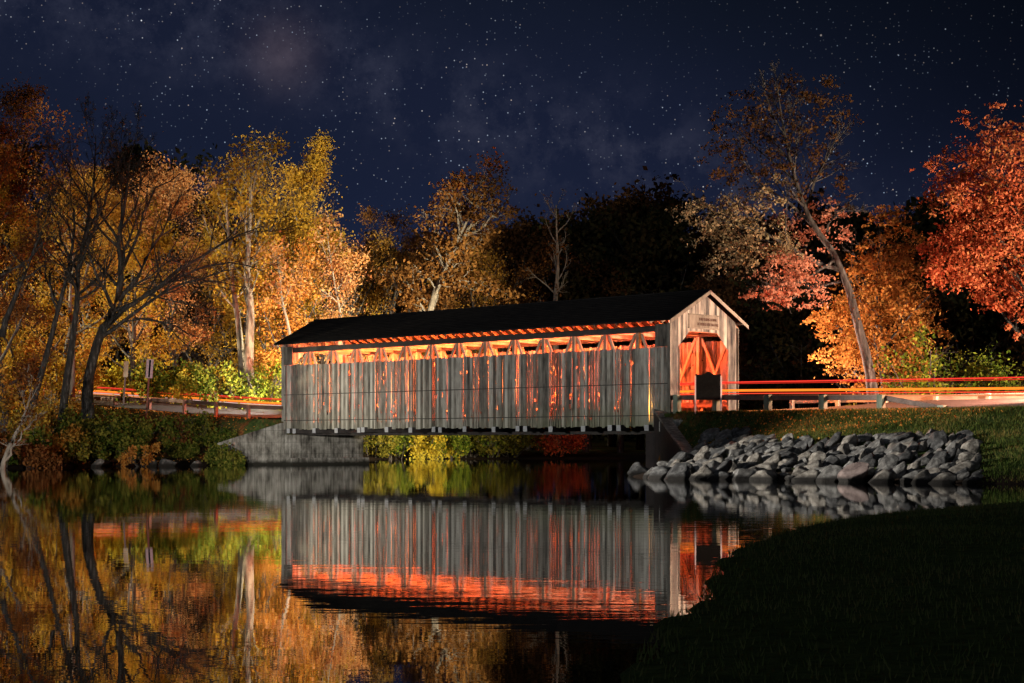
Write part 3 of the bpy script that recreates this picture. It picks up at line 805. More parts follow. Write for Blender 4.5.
def leaves(rng, C, size, tint_base=None):
    n = len(C); a = nrm(rng.normal(size=(n, 3))); b_ = nrm(np.cross(a, rng.normal(size=(n, 3))))
    s = size*rng.uniform(.6, 1.35, (n, 1))
    V = np.stack([C - a*s, C + b_*s*.6, C + a*s, C - b_*s*.6], 1).reshape(-1, 3)
    Fc = np.arange(4*n).reshape(n, 4)
    t = rng.uniform(0, 1, n) if tint_base is None else np.clip(tint_base + rng.normal(0, .16, n), 0, 1)
    return V, Fc, t

def tree_meshes(seed, Ht, tr=None, path=None, crown0=.3, spread=.33, nl=16, leaf_n=9000, leaf_s=.16, twig=3, sub=(5, 4), limb_ang=.95,
                trop=.07, sigma=.42, shape='round', profile=None, limb_w=.10, top_leaf=1.0, flat=0, limbs=None):
    """trunk (path points relative to the base), limbs, twigs; returns trunk mesh and crown mesh"""
    rng = np.random.default_rng(seed)
    tr = tr or Ht*.017
    if path is None:
        path = [(0, 0, 0)]
        p = np.zeros(3); d = np.array([rng.normal(0, .05), rng.normal(0, .05), 1.])
        for k in range(9):
            d = nrm(d + rng.normal(0, .06, 3)*np.array([1, 1, .2])); p = p + d*Ht*.96/9; path.append(tuple(p))
    path = np.array(path, float)
    seg = np.linalg.norm(np.diff(path, axis=0), axis=1); cum = np.concatenate([[0], np.cumsum(seg)])
    uu = np.linspace(0, cum[-1], 16); tk = np.stack([np.interp(uu, cum, path[:, k]) for k in range(3)], 1)
    tk[0, 2] -= .4
    trad = tr*np.concatenate([[1.35, 1.08], np.linspace(1, .10, 14)**1.0])
    sets = [(tk[None], trad[None], 10)]
    tops = tk[None]; topr = trad[None]
    u = np.linspace(crown0, .98, nl) + rng.uniform(-.02, .02, nl); u = np.clip(u, .05, .985)
    az = np.arange(nl)*2.39996 + rng.uniform(0, 6); x = (u-crown0)/(1-crown0)
    if profile is None:
        profile = {'round': lambda x: .55 + .65*np.sin(np.pi*np.clip(x*.85+.12, 0, 1)), 'cone': lambda x: 1.15-.85*x,
                   'fan': lambda x: 1.2-.6*x, 'column': lambda x: .75 - .35*x}[shape]
    ln = Ht*spread*profile(x)*rng.uniform(.75, 1.2, nl)
    iu = u*15; i0 = np.clip(iu.astype(int), 0, 14); f = (iu-i0)[:, None]
    st = tk[i0]*(1-f) + tk[i0+1]*f; tang = nrm(tk[i0+1]-tk[i0])
    el = limb_ang*(1 - .45*x) + rng.normal(0, .12, nl)
    h = np.stack([np.cos(az), np.sin(az), np.zeros(nl)], 1)
    d = tang*np.cos(el)[:, None] + h*np.sin(el)[:, None]
    lim = grow(rng, st, d, ln, 9, limb_w, trop)
    lr = np.minimum(trad[i0]*.62, ln*.022 + .02)[:, None]*np.linspace(1, .22, 9)[None]
    if limbs is not None:
        L2 = []
        for lp_ in limbs:
            lp_ = np.array(lp_[0], float); sg = np.concatenate([[0], np.cumsum(np.linalg.norm(np.diff(lp_, axis=0), axis=1))])
            q = np.linspace(0, sg[-1], 9); L2.append(np.stack([np.interp(q, sg, lp_[:, k]) for k in range(3)], 1))
        L2 = np.array(L2); R2 = np.array([l_[1] for l_ in limbs])[:, None]*np.linspace(1, .2, 9)[None]
        wob = rng.normal(0, .06, L2.shape); wob[:, 0] = 0; L2 += wob
        lim = np.concatenate([lim, L2]); lr = np.concatenate([lr, R2])
    sets.append((lim, lr, 6))
    s1, r1 = sprout(rng, lim, lr, sub[0], .22, .97, .62, .46, 6, .13, trop*.8, flat=flat)
    sets.append((s1, r1, 4))
    s2, r2 = sprout(rng, s1, r1, sub[1], .15, .98, .6, .5, 5, .16, .04)
    sets.append((s2, r2, 3))
    if twig >= 4:
        s3, r3 = sprout(rng, s2, r2*.8, 3, .15, .98, .6, .6, 4, .18, .03)
        sets.append((s3, np.maximum(r3*.7, .006), 3)); last = s3
    else: last = s2
    V, Fc = tubes(sets)
    tmesh = mesh_np('trunk', V, Fc, smooth=True)
    cm = None
    if leaf_n:
        cand = np.concatenate([last.reshape(-1, 3)[::1], s1[:, 2:].reshape(-1, 3)])
        # clumps: each twig group keeps its own density and tint
        grp = np.concatenate([np.repeat(np.arange(len(last)), last.shape[1])//5, np.repeat(np.arange(len(s1)), 4)*7])
        gw = rng.gamma(.55, 1, grp.max()+1)[grp]; gt = rng.uniform(.12, .88, grp.max()+1)
        zz = (cand[:, 2]-cand[:, 2].min())/(np.ptp(cand[:, 2])+1e-6)
        gw = gw*(1 + (top_leaf-1)*zz)
        pr = gw/gw.sum(); pick = rng.choice(len(cand), leaf_n, p=pr)
        C = cand[pick] + rng.normal(0, sigma, (leaf_n, 3))*np.array([1, 1, .75])
        C = C[C[:, 2] > .15]; pick = pick[:len(C)]
        V2, F2, t2 = leaves(rng, C, leaf_s, gt[grp[pick]])
        cm = mesh_np('crown', V2, F2, tint=t2)
    return tmesh, cm

def plant_tree(x, y, meshes, bark, leaf, label, name='tree', cat='tree', group=None, sc=1, rz=0, parts=('trunk', 'crown')):
    o = empty(name, (x, y, gz(x, y)), rz); o.scale = (sc, sc, sc)
    t = link(parts[0], meshes[0], bark, o)
    if meshes[1] is not None: link(parts[1], meshes[1], leaf, o)
    tag(o, label, cat, group)
    remember(o)
    return o
def place_copy(src, x, y, label, sc=1, rz=0, group=None, leaf=None):
    c = copy_tree(src); c.location = (x, y, gz(x, y)); c.rotation_euler = (0, 0, rz); c.scale = (sc, sc, sc*random.uniform(.94, 1.06))
    c['label'] = label
    if group: c['group'] = group
    if leaf is not None:
        for ch in c.children:
            if ch.name.startswith('crown') or ch.name.startswith('foliage'):
                ch.material_slots[0].link = 'OBJECT'; ch.material_slots[0].material = leaf
    return c

def rel(pts, Y, base=None, depth=None):
    """picture polyline at distance Y -> path relative to its first point"""
    P = [at(px, py, Y=Y) for px, py in pts]
    if depth is not None:
        for p, d_ in zip(P, depth): p += np.array([p[0]/p[1]*d_, d_, 0])
    return [tuple(p - P[0]) for p in P], P[0]
def shift_to_ground(P0):
    return P0[0], P0[1], P0[2]

# ---- right bank: the leaning tree, the golden tree, the red tree, the shrubs
Y = 87.0
TRK = .24
path, p0 = rel([(874, 396), (868, 362), (858, 325), (848, 285), (832, 250), (812, 225), (800, 195), (790, 160), (782, 120), (778, 92)], Y)
def LP(pts, r, dep=None):
    P = [at(px, py, Y=Y) + np.array([0, (dep or 0)*k/len(pts), 0]) for k, (px, py) in enumerate(pts)]
    return ([tuple(p-p0) for p in P], r)
limbs = [LP([(842, 270), (815, 262), (790, 248), (770, 235), (745, 225), (720, 222), (698, 215)], .13),
         LP([(836, 258), (812, 275), (790, 285), (772, 290), (758, 292)], .09, -2),
         LP([(845, 280), (825, 285), (805, 292), (785, 300)], .08, 2),
         LP([(822, 238), (835, 215), (845, 205), (856, 215)], .07, -1),
         LP([(812, 225), (785, 200), (760, 180), (745, 150), (735, 130)], .09, 2),
         LP([(805, 205), (820, 170), (835, 140), (838, 120)], .08, -2),
         LP([(795, 170), (765, 130), (750, 110)], .06, 1)]
trk, _ = tree_meshes(21, 18.5, tr=.24, path=path, crown0=.62, spread=.14, nl=9, leaf_n=10, twig=4, sub=(9, 5), limbs=limbs, limb_w=.08)
lt = empty('leaning_tree', (p0[0], p0[1], p0[2])); tag(lt, 'tall thin tree leaning left over the road, sparse tan and salmon leaves', 'tree')
link('trunk', trk, M['bark'], lt)
def leaf_blobs(seed, blobs, Y_, origin, size, name, mat, parent, dens_=1.7):
    """clumps of leaves round given spots: (px, py, radius px horizontally, radius px vertically, count, depth)"""
    rng = np.random.default_rng(seed); Cs = []; T = []
    for px, py, rx, ry, n, dy in blobs:
        c = at(px, py, Y=Y_) + np.array([0, dy, 0]); sx, sz = rx*Y_/FPX, ry*Y_/FPX; n = int(n*dens_)
        k = max(4, n//16)
        cc = rng.normal(0, .5, (k, 3)); cc = cc/np.maximum(1, np.linalg.norm(cc, axis=1, keepdims=True)); 
        w = rng.choice(k, n); wt = rng.gamma(1.1, 1, k); w = rng.choice(k, n, p=wt/wt.sum()); q = cc[w]*1.2 + rng.normal(0, .105, (n, 3))*np.array([1.3, 1.3, .8])
        q[:, 2] -= .06*rng.random(n)
        q[:, 2] -= .25*q[:, 0]**2*.6; Cs.append(c + q*np.array([sx, (sx+sz)*.6, sz])); T.append(np.clip(rng.uniform(.1, .9, k)[w] + rng.normal(0, .1, n), 0, 1))
    C = np.concatenate(Cs) - np.array(origin)
    V, Fc, t = leaves(rng, C, size); t = np.concatenate(T)
    return link(name, mesh_np(name, V, Fc, tint=t), mat, parent)
leaf_blobs(31, [(712, 212, 34, 22, 700, 0), (745, 228, 36, 30, 1000, 0), (722, 236, 30, 22, 600, 1), (765, 205, 26, 22, 420, -1), (770, 250, 26, 22, 520, 0), (738, 262, 24, 18, 420, 1), (695, 205, 16, 12, 160, 0)],
           Y, p0, .085, 'foliage', L['tan'], lt, 1.15)['label'] = 'tan leaves of the long left limb'
leaf_blobs(32, [(785, 282, 34, 24, 1000, -1), (770, 296, 22, 12, 520, -1), (792, 262, 26, 20, 560, 2), (832, 225, 28, 22, 260, 3), (800, 225, 26, 20, 260, 3), (822, 265, 16, 14, 120, 4), (808, 205, 30, 20, 200, 2), (845, 215, 18, 12, 120, 0)],
           Y, p0, .085, 'foliage', L['salmon'], lt, 1.35)['label'] = 'salmon pink leaves round the bend of the trunk'
leaf_blobs(33, [(752, 112, 34, 24, 420, 1), (790, 95, 40, 24, 460, 0), (822, 115, 26, 28, 360, -1), (735, 150, 26, 26, 300, 1), (770, 140, 40, 28, 420, 0), (815, 155, 30, 28, 300, 0), (745, 185, 34, 22, 300, 0), (790, 175, 40, 22, 300, 0), (840, 190, 18, 16, 110, 0), (728, 120, 20, 20, 120, 0)],
           Y, p0, .08, 'foliage', L['rusttop'], lt)['label'] = 'sparse dark brown leaves of the top'

Yg = 90.0
pg = at(886, 398, Y=Yg)
gm = tree_meshes(41, 9.6, tr=.19, crown0=.12, spread=.36, nl=16, leaf_n=100, sub=(6, 4), sigma=.3)
go = empty('golden_tree', (pg[0], pg[1], gz(pg[0], pg[1]))); tag(go, 'golden orange tree right behind the leaning trunk', 'tree')
link('trunk', gm[0], M['bark'], go)
leaf_blobs(42, [(893, 215, 22, 14, 420, 0), (880, 228, 16, 10, 200, 0), (897, 248, 26, 26, 1000, 0), (880, 285, 40, 30, 2000, 0), (905, 285, 26, 36, 1300, 1), (862, 310, 40, 30, 1900, -1), (900, 325, 36, 32, 1700, 0), (832, 325, 24, 18, 800, -1), (870, 350, 40, 26, 1600, 0), (905, 360, 30, 26, 1000, 0), (845, 352, 26, 18, 700, 0), (880, 380, 36, 18, 800, 0), (868, 262, 20, 16, 500, 0)],
           Yg, go.location, .09, 'crown', L['goldenorange'], go, 1.25)
Yr = 84.0
pr_ = at(1012, 400, Y=Yr)
rm_ = tree_meshes(51, 12.2, tr=.3, crown0=.3, spread=.30, nl=18, leaf_n=100, sub=(6, 4), sigma=.3)
ro = empty('red_tree', (pr_[0]+1.5, pr_[1], gz(pr_[0]+1.5, pr_[1]))); tag(ro, 'large tree with hanging fiery red leaves at the right edge', 'tree')
link('trunk', rm_[0], M['darkbark'], ro)
leaf_blobs(52, [(1000, 165, 44, 34, 2400, 0), (965, 180, 30, 36, 1500, 1), (1030, 150, 50, 40, 2000, 0), (990, 215, 50, 36, 3000, -1), (950, 235, 22, 26, 800, 0), (1030, 225, 50, 44, 2600, 0), (985, 255, 46, 30, 2300, 0), (950, 268, 26, 20, 900, -1), (1015, 285, 26, 24, 1100, 0), (1045, 290, 36, 40, 1300, 0), (985, 280, 22, 26, 700, 0), (960, 120, 16, 12, 60, 0), (1012, 315, 10, 22, 260, 0), (925, 165, 16, 8, 90, 0), (1000, 125, 36, 16, 300, 0), (937, 262, 12, 10, 200, 0)],
           Yr, ro.location, .09, 'crown', L['red'], ro, 1.1)

def shrub_mesh(seed, w, h, n, s=.1, stems=9, erect=.5):
    rng = np.random.default_rng(seed)
    az = rng.uniform(0, 6.28, stems); el = rng.uniform(.1, 1.1, stems)*(1.1-erect)
    d = np.stack([np.cos(az)*np.sin(el), np.sin(az)*np.sin(el), np.cos(el)], 1)
    st = np.stack([np.cos(az), np.sin(az), np.zeros(stems)-.1], 1)*np.array([w*.12, w*.12, 1])
    pl = grow(rng, st, d, rng.uniform(.7, 1.1, stems)*h, 6, .12, -.01)
    rad = np.full((stems, 6), .03*h/2)*np.linspace(1, .3, 6)
    s1, r1 = sprout(rng, pl, rad, 6, .2, .95, .7, .5, 5, .15, 0)
    s2, r2 = sprout(rng, s1, r1, 3, .2, .95, .7, .6, 4, .15, 0)
    V, Fc = tubes([(pl, rad, 5), (s1, r1, 3), (s2, r2, 3)])
    tm_ = mesh_np('stem', V, Fc)
    cand = np.concatenate([s1.reshape(-1, 3), s2.reshape(-1, 3)]); k = max(4, n//40)
    cc = cand[rng.choice(len(cand), k)]; w_ = rng.choice(k, n, p=nrm(rng.gamma(1.2, 1, k)[None])[0]**1/ (nrm(rng.gamma(1.2, 1, k)[None])[0]).sum() if False else None)
    C = cc[w_] + rng.normal(0, w*.07, (n, 3)); C[:, 2] = np.abs(C[:, 2])
    V2, F2, t2 = leaves(rng, C, s, rng.uniform(.1, .9, k)[w_])
    return tm_, mesh_np('foliage', V2, F2, tint=t2)
def shrub(x, y, seed, w, h, n, leaf, label, group=None, s=.1, erect=.5, z=None):
    o = plant_tree(x, y, shrub_mesh(seed, w, h, n, s, erect=erect), M['bark'], leaf, label, 'shrub', 'shrub', group, parts=('stem', 'foliage'))
    if z is not None: o.location.z = z
    return o
p = at(925, 0, Y=88); shrub(p[0], p[1], 61, 4.0, 4.3, 3600, L['green'], 'bright yellow-green shrub under the golden tree', erect=.45)
p = at(972, 0, Y=90); shrub(p[0], p[1], 62, 5.0, 4.2, 3200, L['green'], 'wide wispy green shrub below the red tree', erect=.3, s=.08)
p = at(940, 0, Y=85); shrub(p[0], p[1], 63, 2.6, 1.3, 1400, L['yellow'], 'low yellow shrub by the far guardrail of the right road', erect=.2)
p = at(1012, 0, Y=92); shrub(p[0], p[1], 64, 4.2, 3.4, 2600, L['olive'], 'olive shrub at the right edge behind the road', erect=.3)
p = at(848, 0, Y=88); shrub(p[0], p[1], 65, 2.2, 1.1, 900, L['olive'], 'low olive shrub left of the leaning trunk', erect=.2)

# ---- left bank: the big bare trees
Y = 101.0
def bare(seed, pts, r, lim_, label, nl=14, crown0=.4, spread=.2, Yb=Y, leaf_n=500, leaf='rust', twig=4, sub=(6, 4), bark='bark'):
    path, q0 = rel(pts, Yb)
    LL = None
    if lim_:
        LL = []
        for pts2, rr_, dep in lim_:
            PP = [at(px, py, Y=Yb) + np.array([0, dep*k/len(pts2), 0]) for k, (px, py) in enumerate(pts2)]
            LL.append(([tuple(a-q0) for a in PP], rr_))
    Ht = path[-1][2]
    tm_, cm_ = tree_meshes(seed, Ht, tr=r*.72, path=path, crown0=crown0, spread=spread, nl=nl, leaf_n=int(leaf_n*.4), leaf_s=.09, twig=twig, sub=(sub[0]+2, sub[1]+1), limbs=[(l_[0], l_[1]*.8) for l_ in LL] if LL else None, limb_w=.09, sigma=.3)
    o = empty('bare_tree', tuple(q0)); link('trunk', tm_, M['darkbark' if bark == 'bark' else bark], o)  # darker bark copy holds the backlit shade of these trunks in its colour
    if cm_ is not None: link('crown', cm_, L[leaf], o)
    return tag(o, label, 'tree')
bare(71, [(88, 412), (87, 385), (95, 350), (104, 325), (118, 300), (122, 270), (118, 240), (125, 205), (128, 175), (130, 158)], .42,
     [([(104, 328), (125, 308), (150, 290), (175, 270), (205, 250), (235, 232), (258, 222)], .22, 2),
      ([(100, 338), (128, 320), (155, 300), (185, 285), (215, 275), (245, 272)], .16, -2),
      ([(118, 300), (140, 270), (155, 240), (170, 210), (180, 190)], .18, 1),
      ([(112, 312), (140, 300), (170, 278), (200, 262), (225, 258), (262, 268)], .14, 3),
      ([(122, 270), (138, 240), (150, 210), (165, 190), (190, 180)], .14, -3),
      ([(120, 322), (150, 318), (172, 330), (190, 350), (200, 372)], .08, 0),
      ([(135, 318), (165, 322), (195, 335), (222, 345)], .07, -1),
      ([(118, 240), (100, 215), (90, 190), (85, 170)], .12, 2)],
     'broad bare tree fanning its limbs to the right over the road, left bank', nl=14, crown0=.3, spread=.28, sub=(8, 5))
bare(72, [(62, 420), (66, 385), (72, 345), (77, 305), (78, 270), (85, 235), (92, 200), (95, 165), (96, 135)], .30,
     [([(77, 300), (92, 290), (105, 270), (112, 240)], .11, 1), ([(78, 270), (60, 240), (50, 210), (46, 185)], .12, 1), ([(85, 235), (105, 205), (118, 175), (128, 150)], .12, -1), ([(90, 205), (72, 180), (62, 155), (60, 140)], .1, 2)],
     'tall straight bare tree left of the fanning tree', nl=16, crown0=.42, spread=.24, leaf_n=700)
bare(73, [(28, 425), (36, 392), (48, 350), (58, 310), (66, 280), (72, 250), (76, 215), (60, 180), (52, 160)], .26,
     [([(58, 310), (46, 280), (40, 250), (42, 220)], .1, 1), ([(66, 280), (84, 250), (92, 225), (94, 205)], .1, -1)],
     'slim bare tree leaning right, second from the left edge', nl=12, crown0=.45, spread=.24, leaf_n=900)
bare(74, [(2, 330), (14, 300), (22, 280), (34, 250), (44, 225), (52, 200)], .2, None, 'leaning bare trunk rising from the left edge', nl=9, crown0=.3, spread=.3, Yb=95, leaf_n=1500, leaf='amber', twig=3)
bare(75, [(2, 466), (10, 445), (20, 425), (28, 405), (32, 385)], .16, [([(6, 460), (16, 446), (26, 430), (40, 418)], .1, -.5)], 'short pale twin stem leaning out of the left bank at the water', nl=6, crown0=.5, spread=.3, Yb=88, leaf_n=900, leaf='rust', twig=3, bark='palebark')

# ---- left wood beyond the road: leafy trees, each grown on its own
def leafy(px, Yt, top, seed, leaf, label, bark='bark', **kw):
    p = at(px, 400, Y=Yt); g = gz(p[0], p[1]); Ht = (W_EYE + (HOR-top)*Yt/FPX - g)*.9
    kw['leaf_n'] = int(kw.get('leaf_n', 9000)*1.45); kw['leaf_s'] = .095
    ms = tree_meshes(seed, Ht, **kw)
    return plant_tree(p[0], p[1], ms, M[bark], leaf if not isinstance(leaf, str) else L[leaf], label, 'autumn_tree', 'tree')
leafy(288, 130, 92, 81, 'gold', 'tall pointed golden tree, the highest behind the left end of the bridge', spread=.25, nl=26, crown0=.16, shape='cone', leaf_n=14000, sub=(6, 5))
leafy(236, 128, 138, 82, 'gold', 'golden tree with bare brown top, left of the tall pointed one', spread=.26, nl=26, crown0=.15, leaf_n=8500, top_leaf=.03, twig=4, sub=(6, 4))
leafy(176, 126, 160, 83, 'pink', 'orange-pink tree behind the fanning bare tree', spread=.28, nl=22, crown0=.2, leaf_n=11000, sub=(6, 5))
leafy(350, 136, 205, 84, 'gold', 'rounded yellow-gold tree right of the tall pointed one', spread=.34, nl=20, crown0=.12, leaf_n=10000, sub=(6, 5))
leafy(398, 148, 228, 85, 'brown', 'low amber tree between the gold tree and the brown one', spread=.36, nl=18, crown0=.1, leaf_n=8500)
leafy(349, 139, 244, 104, 'amber', 'small amber tree just above the roof, left of the low brown one', spread=.42, nl=16, crown0=.1, leaf_n=6500)
leafy(462, 146, 262, 105, 'amber', 'small amber tree behind the roof, right of the pale leaning trunk', spread=.42, nl=16, crown0=.1, leaf_n=6500)
leafy(508, 149, 240, 86, 'brown', 'orange-brown tree over the middle of the roof', spread=.34, nl=18, crown0=.1, leaf_n=7500, top_leaf=.5)
leafy(275, 120, 250, 87, 'orange', 'small bright orange tree right above the left end of the roof', spread=.4, nl=16, crown0=.1, leaf_n=6500, leaf_s=.14)
leafy(322, 124, 262, 88, 'pink', 'small pinkish tree over the left part of the roof', spread=.42, nl=16, crown0=.1, leaf_n=6000, leaf_s=.14)
leafy(130, 124, 215, 89, 'gold', 'yellow tree filling the gap behind the bare trunks', spread=.36, nl=20, crown0=.1, leaf_n=10000)
leafy(60, 118, 185, 90, 'amber', 'orange tree behind the straight bare tree', spread=.36, nl=20, crown0=.12, leaf_n=10000)
leafy(4, 108, 82, 91, 'rust', 'very tall amber tree at the left edge', spread=.24, nl=24, crown0=.15, leaf_n=12000)
leafy(28, 112, 190, 92, 'gold', 'golden tree low at the left edge', spread=.36, nl=18, crown0=.08, leaf_n=9000)
leafy(205, 134, 188, 93, 'amber', 'amber tree between the pink and the brown-topped trees', spread=.34, nl=20, crown0=.1, leaf_n=9000)
leafy(85, 130, 165, 94, 'brown', 'rusty brown tree standing behind the bare crowns', spread=.3, nl=20, crown0=.2, leaf_n=7000)
leafy(-30, 112, 110, 95, 'orange', 'orange tree just off the left edge', spread=.3, nl=18, crown0=.1, leaf_n=7000)
# thin pale-barked trees that show their trunks
path, q0 = rel([(432, 392), (430, 350), (428, 318), (436, 290), (448, 262), (458, 240), (470, 215), (478, 195), (482, 180)], 134)
LL = []
for pts2 in ([(438, 285), (455, 280), (475, 282), (500, 290)], [(446, 266), (435, 245), (432, 225), (430, 210)], [(458, 240), (485, 225), (505, 205), (512, 190)], [(428, 318), (412, 300), (398, 290), (385, 270)], [(470, 215), (455, 200), (450, 185)]):
    LL.append(([tuple(at(a, b_, Y=134) - q0) for a, b_ in pts2], .13))
tm_, cm_ = tree_meshes(96, path[-1][2], tr=.36, path=path, crown0=.3, spread=.22, nl=24, leaf_n=7000, leaf_s=.16, twig=4, sub=(6, 4), limbs=LL, top_leaf=.1)
o = empty('autumn_tree', (q0[0], q0[1], q0[2])); link('trunk', tm_, M['palebark'], o); link('crown', cm_, L['brown'], o)
tag(o, 'pale-trunked tree leaning right above the roof, bare upper twigs, orange leaves below', 'tree')
def slim(seed, pts, Yb, label, r=.2, leaf_n=300, leaf='rust', nl=14, spread=.18, bark='palebark', crown0=.35):
    path, q0 = rel(pts, Yb)
    tm_, cm_ = tree_meshes(seed, path[-1][2], tr=r, path=path, crown0=crown0, spread=spread, nl=nl, leaf_n=leaf_n, leaf_s=.13, twig=3, sub=(6, 4))
    o = empty('slim_tree', tuple(q0)); link('trunk', tm_, M[bark], o)
    if cm_ is not None: link('crown', cm_, L[leaf], o)
    return tag(o, label, 'tree')
slim(97, [(554, 395), (556, 340), (555, 300), (558, 270), (557, 240), (556, 205)], 140, 'slender pale bare tree rising over the middle of the roof against the dark wood', r=.3)
slim(98, [(249, 395), (249, 350), (251, 310), (247, 270), (250, 220), (252, 160)], 118, 'grey double-trunked tree standing behind the left road near the bridge', r=.34, leaf_n=1500, leaf='gold')
slim(99, [(243, 395), (241, 350), (238, 320), (232, 280), (228, 230), (226, 180)], 119, 'grey trunk close beside the double-trunked tree', r=.26, leaf_n=1500, leaf='gold')
slim(100, [(291, 340), (287, 320), (282, 300), (279, 270), (276, 250)], 116, 'thin white sapling against the orange leaves left of the roof end', r=.1, leaf_n=400, leaf='pink', nl=8)
slim(101, [(345, 360), (340, 310), (334, 280), (330, 255), (326, 225)], 122, 'thin pale tree over the left third of the roof', r=.12, leaf_n=600, leaf='pink', nl=9)
slim(102, [(72, 400), (73, 350), (70, 300), (74, 250), (68, 190)], 112, 'thin grey tree between the two leftmost bare trunks', r=.16, leaf_n=1500, leaf='gold')

# undergrowth beyond the left road
rs = random.Random(4)
und = [(165, 120, 4.6, 3.2, 'green'), (196, 119, 4.2, 3.0, 'yellow'), (222, 117, 3.6, 3.2, 'green'), (262, 117, 3.6, 3.4, 'green'), (285, 122, 4.2, 4.4, 'yellow'), (140, 124, 4.5, 3.4, 'yellow'),
       (110, 126, 4.6, 3.6, 'yellow'), (80, 122, 4.4, 3.6, 'gold'), (50, 118, 4.4, 3.8, 'gold'), (20, 114, 4.4, 3.8, 'gold'), (238, 126, 4.2, 4.0, 'yellow'), (-5, 108, 4.4, 4.2, 'amber')]
names = ['yellow-green shrub on the grass verge behind the striped road sign', 'yellow shrub two steps right of the striped sign', 'leafy green shrub behind the middle of the left guardrail',
         'green shrub between the grey trunks and the bridge', 'tall yellow shrub hidden behind the left end of the bridge', 'yellow shrub behind the small pale sign',
         'broad yellow shrub behind the fanning bare tree', 'golden shrub behind the straight bare tree', 'golden shrub behind the slim leaning tree', 'golden shrub in the far left undergrowth',
         'high yellow shrub behind the grey double trunk', 'amber shrub cut by the left edge']
for i, ((px, Yt, w, h_, lf), nm) in enumerate(zip(und, names)):
    p = at(px, 0, Y=Yt); shrub(p[0], p[1], 200+i, w, h_, 3000, L[lf], nm, s=.13, erect=.35)

# shrubs of the left bank, from the edge to the wing wall
lb = [(5, 92, 3.4, 2.2, 'rust'), (22, 94, 3.2, 2.0, 'bankgreen'), (40, 97, 3.4, 2.4, 'amber'), (58, 99, 3.2, 2.0, 'bankgreen'), (74, 100, 3.0, 2.2, 'bankgreen'), (92, 101.5, 3.2, 2.1, 'bankgreen'),
      (108, 102, 3.0, 2.0, 'bankgreen'), (124, 103, 3.2, 2.3, 'bankgreen'), (142, 103.6, 3.0, 1.9, 'bankgreen'), (160, 104.4, 2.8, 1.9, 'rust'), (176, 105, 2.4, 1.8, 'bankgreen'), (194, 105.6, 2.6, 1.9, 'bankgreen'),
      (208, 105.4, 2.2, 1.5, 'bankgreen'), (224, 103.0, 2.0, 1.1, 'bankgreen'), (12, 97, 3.2, 3.2, 'gold'), (48, 103, 3.2, 2.8, 'amber'), (84, 105, 3.0, 2.2, 'olive'), (116, 106, 2.6, 1.7, 'olive'), (66, 97.5, 2.6, 1.4, 'olive'), (100, 100, 2.4, 1.3, 'bankgreen'), (134, 101.6, 2.4, 1.3, 'bankgreen'), (183, 103.6, 2.2, 1.1, 'bankgreen'), (236, 102.6, 1.5, .7, 'bankgreen'), (32, 91.8, 2.4, 1.2, 'rust')]
lbn = ['rusty shrub at the left edge of the bank', 'dark green shrub beside the twin stem', 'amber shrub under the slim leaning tree', 'green shrub below the straight bare tree', 'green shrub right of the straight bare trunk',
       'green shrub under the trunk of the fanning tree', 'dense green shrub right of the fanning trunk', 'tallest green shrub above the orange leaves at the water', 'green shrub below the striped sign', 'rusty shrub under the left guardrail end',
       'green shrub below the third guardrail post', 'green shrub left of the wing wall', 'small green shrub at the foot of the wing wall slope', 'low green shrub hugging the wing wall at the water',
       'golden shrub high on the bank at the left edge', 'amber shrub high between two bare trunks', 'olive shrub at the foot of the fanning tree', 'olive shrub below the rail end', 'low olive shrub at the water under the straight tree',
       'low green shrub at the water under the fanning tree', 'low green shrub at the water by the orange sprig', 'low green shrub at the water before the wing wall', 'tiny green shrub at the corner of wing wall and water', 'low rusty shrub over the water at the left']
for i, ((px, Yt, w, h_, lf), nm) in enumerate(zip(lb, lbn)):
    p = at(px, 0, Y=Yt); shrub(p[0], p[1], 300+i, w, h_, 2300, L[lf], nm, s=.10, erect=.3, z=max(.0, gz(p[0], p[1])))
p = at(142, 466, Y=98.5); shrub(p[0], p[1], 340, 1.6, 1.3, 700, L['orange'], 'small bright orange sprig hanging over the water', s=.09, erect=.3, z=.02)

# shrubs of the far bank seen under the bridge
fb_ = [(372, 139, 3.4, 2.8, 'olive', 'olive shrub right of the concrete block, under the bridge'), (396, 140, 3.4, 3.0, 'green', 'green shrub second under the bridge'), (424, 140, 3.6, 3.1, 'yellow', 'bright yellow shrub on the far bank under the bridge'),
       (446, 141, 3.4, 3.0, 'green', 'green-yellow shrub right of the brightest one under the bridge'), (468, 142, 3.6, 3.0, 'green', 'green shrub in the middle under the bridge'), (492, 142.6, 3.6, 3.0, 'olive', 'olive shrub before the dark gap under the bridge'),
       (512, 143.2, 3.0, 2.8, 'olive', 'last olive shrub before the red one under the bridge'), (556, 144.5, 4.2, 2.8, 'red', 'red-lit shrub on the far bank under the bridge')]
for i, (px, Yt, w, h_, lf, nm) in enumerate(fb_):
    p = at(px, 0, Y=Yt+.8); shrub(p[0], p[1], 360+i, w, h_, 2600, L[lf], nm, s=.12, erect=.25)

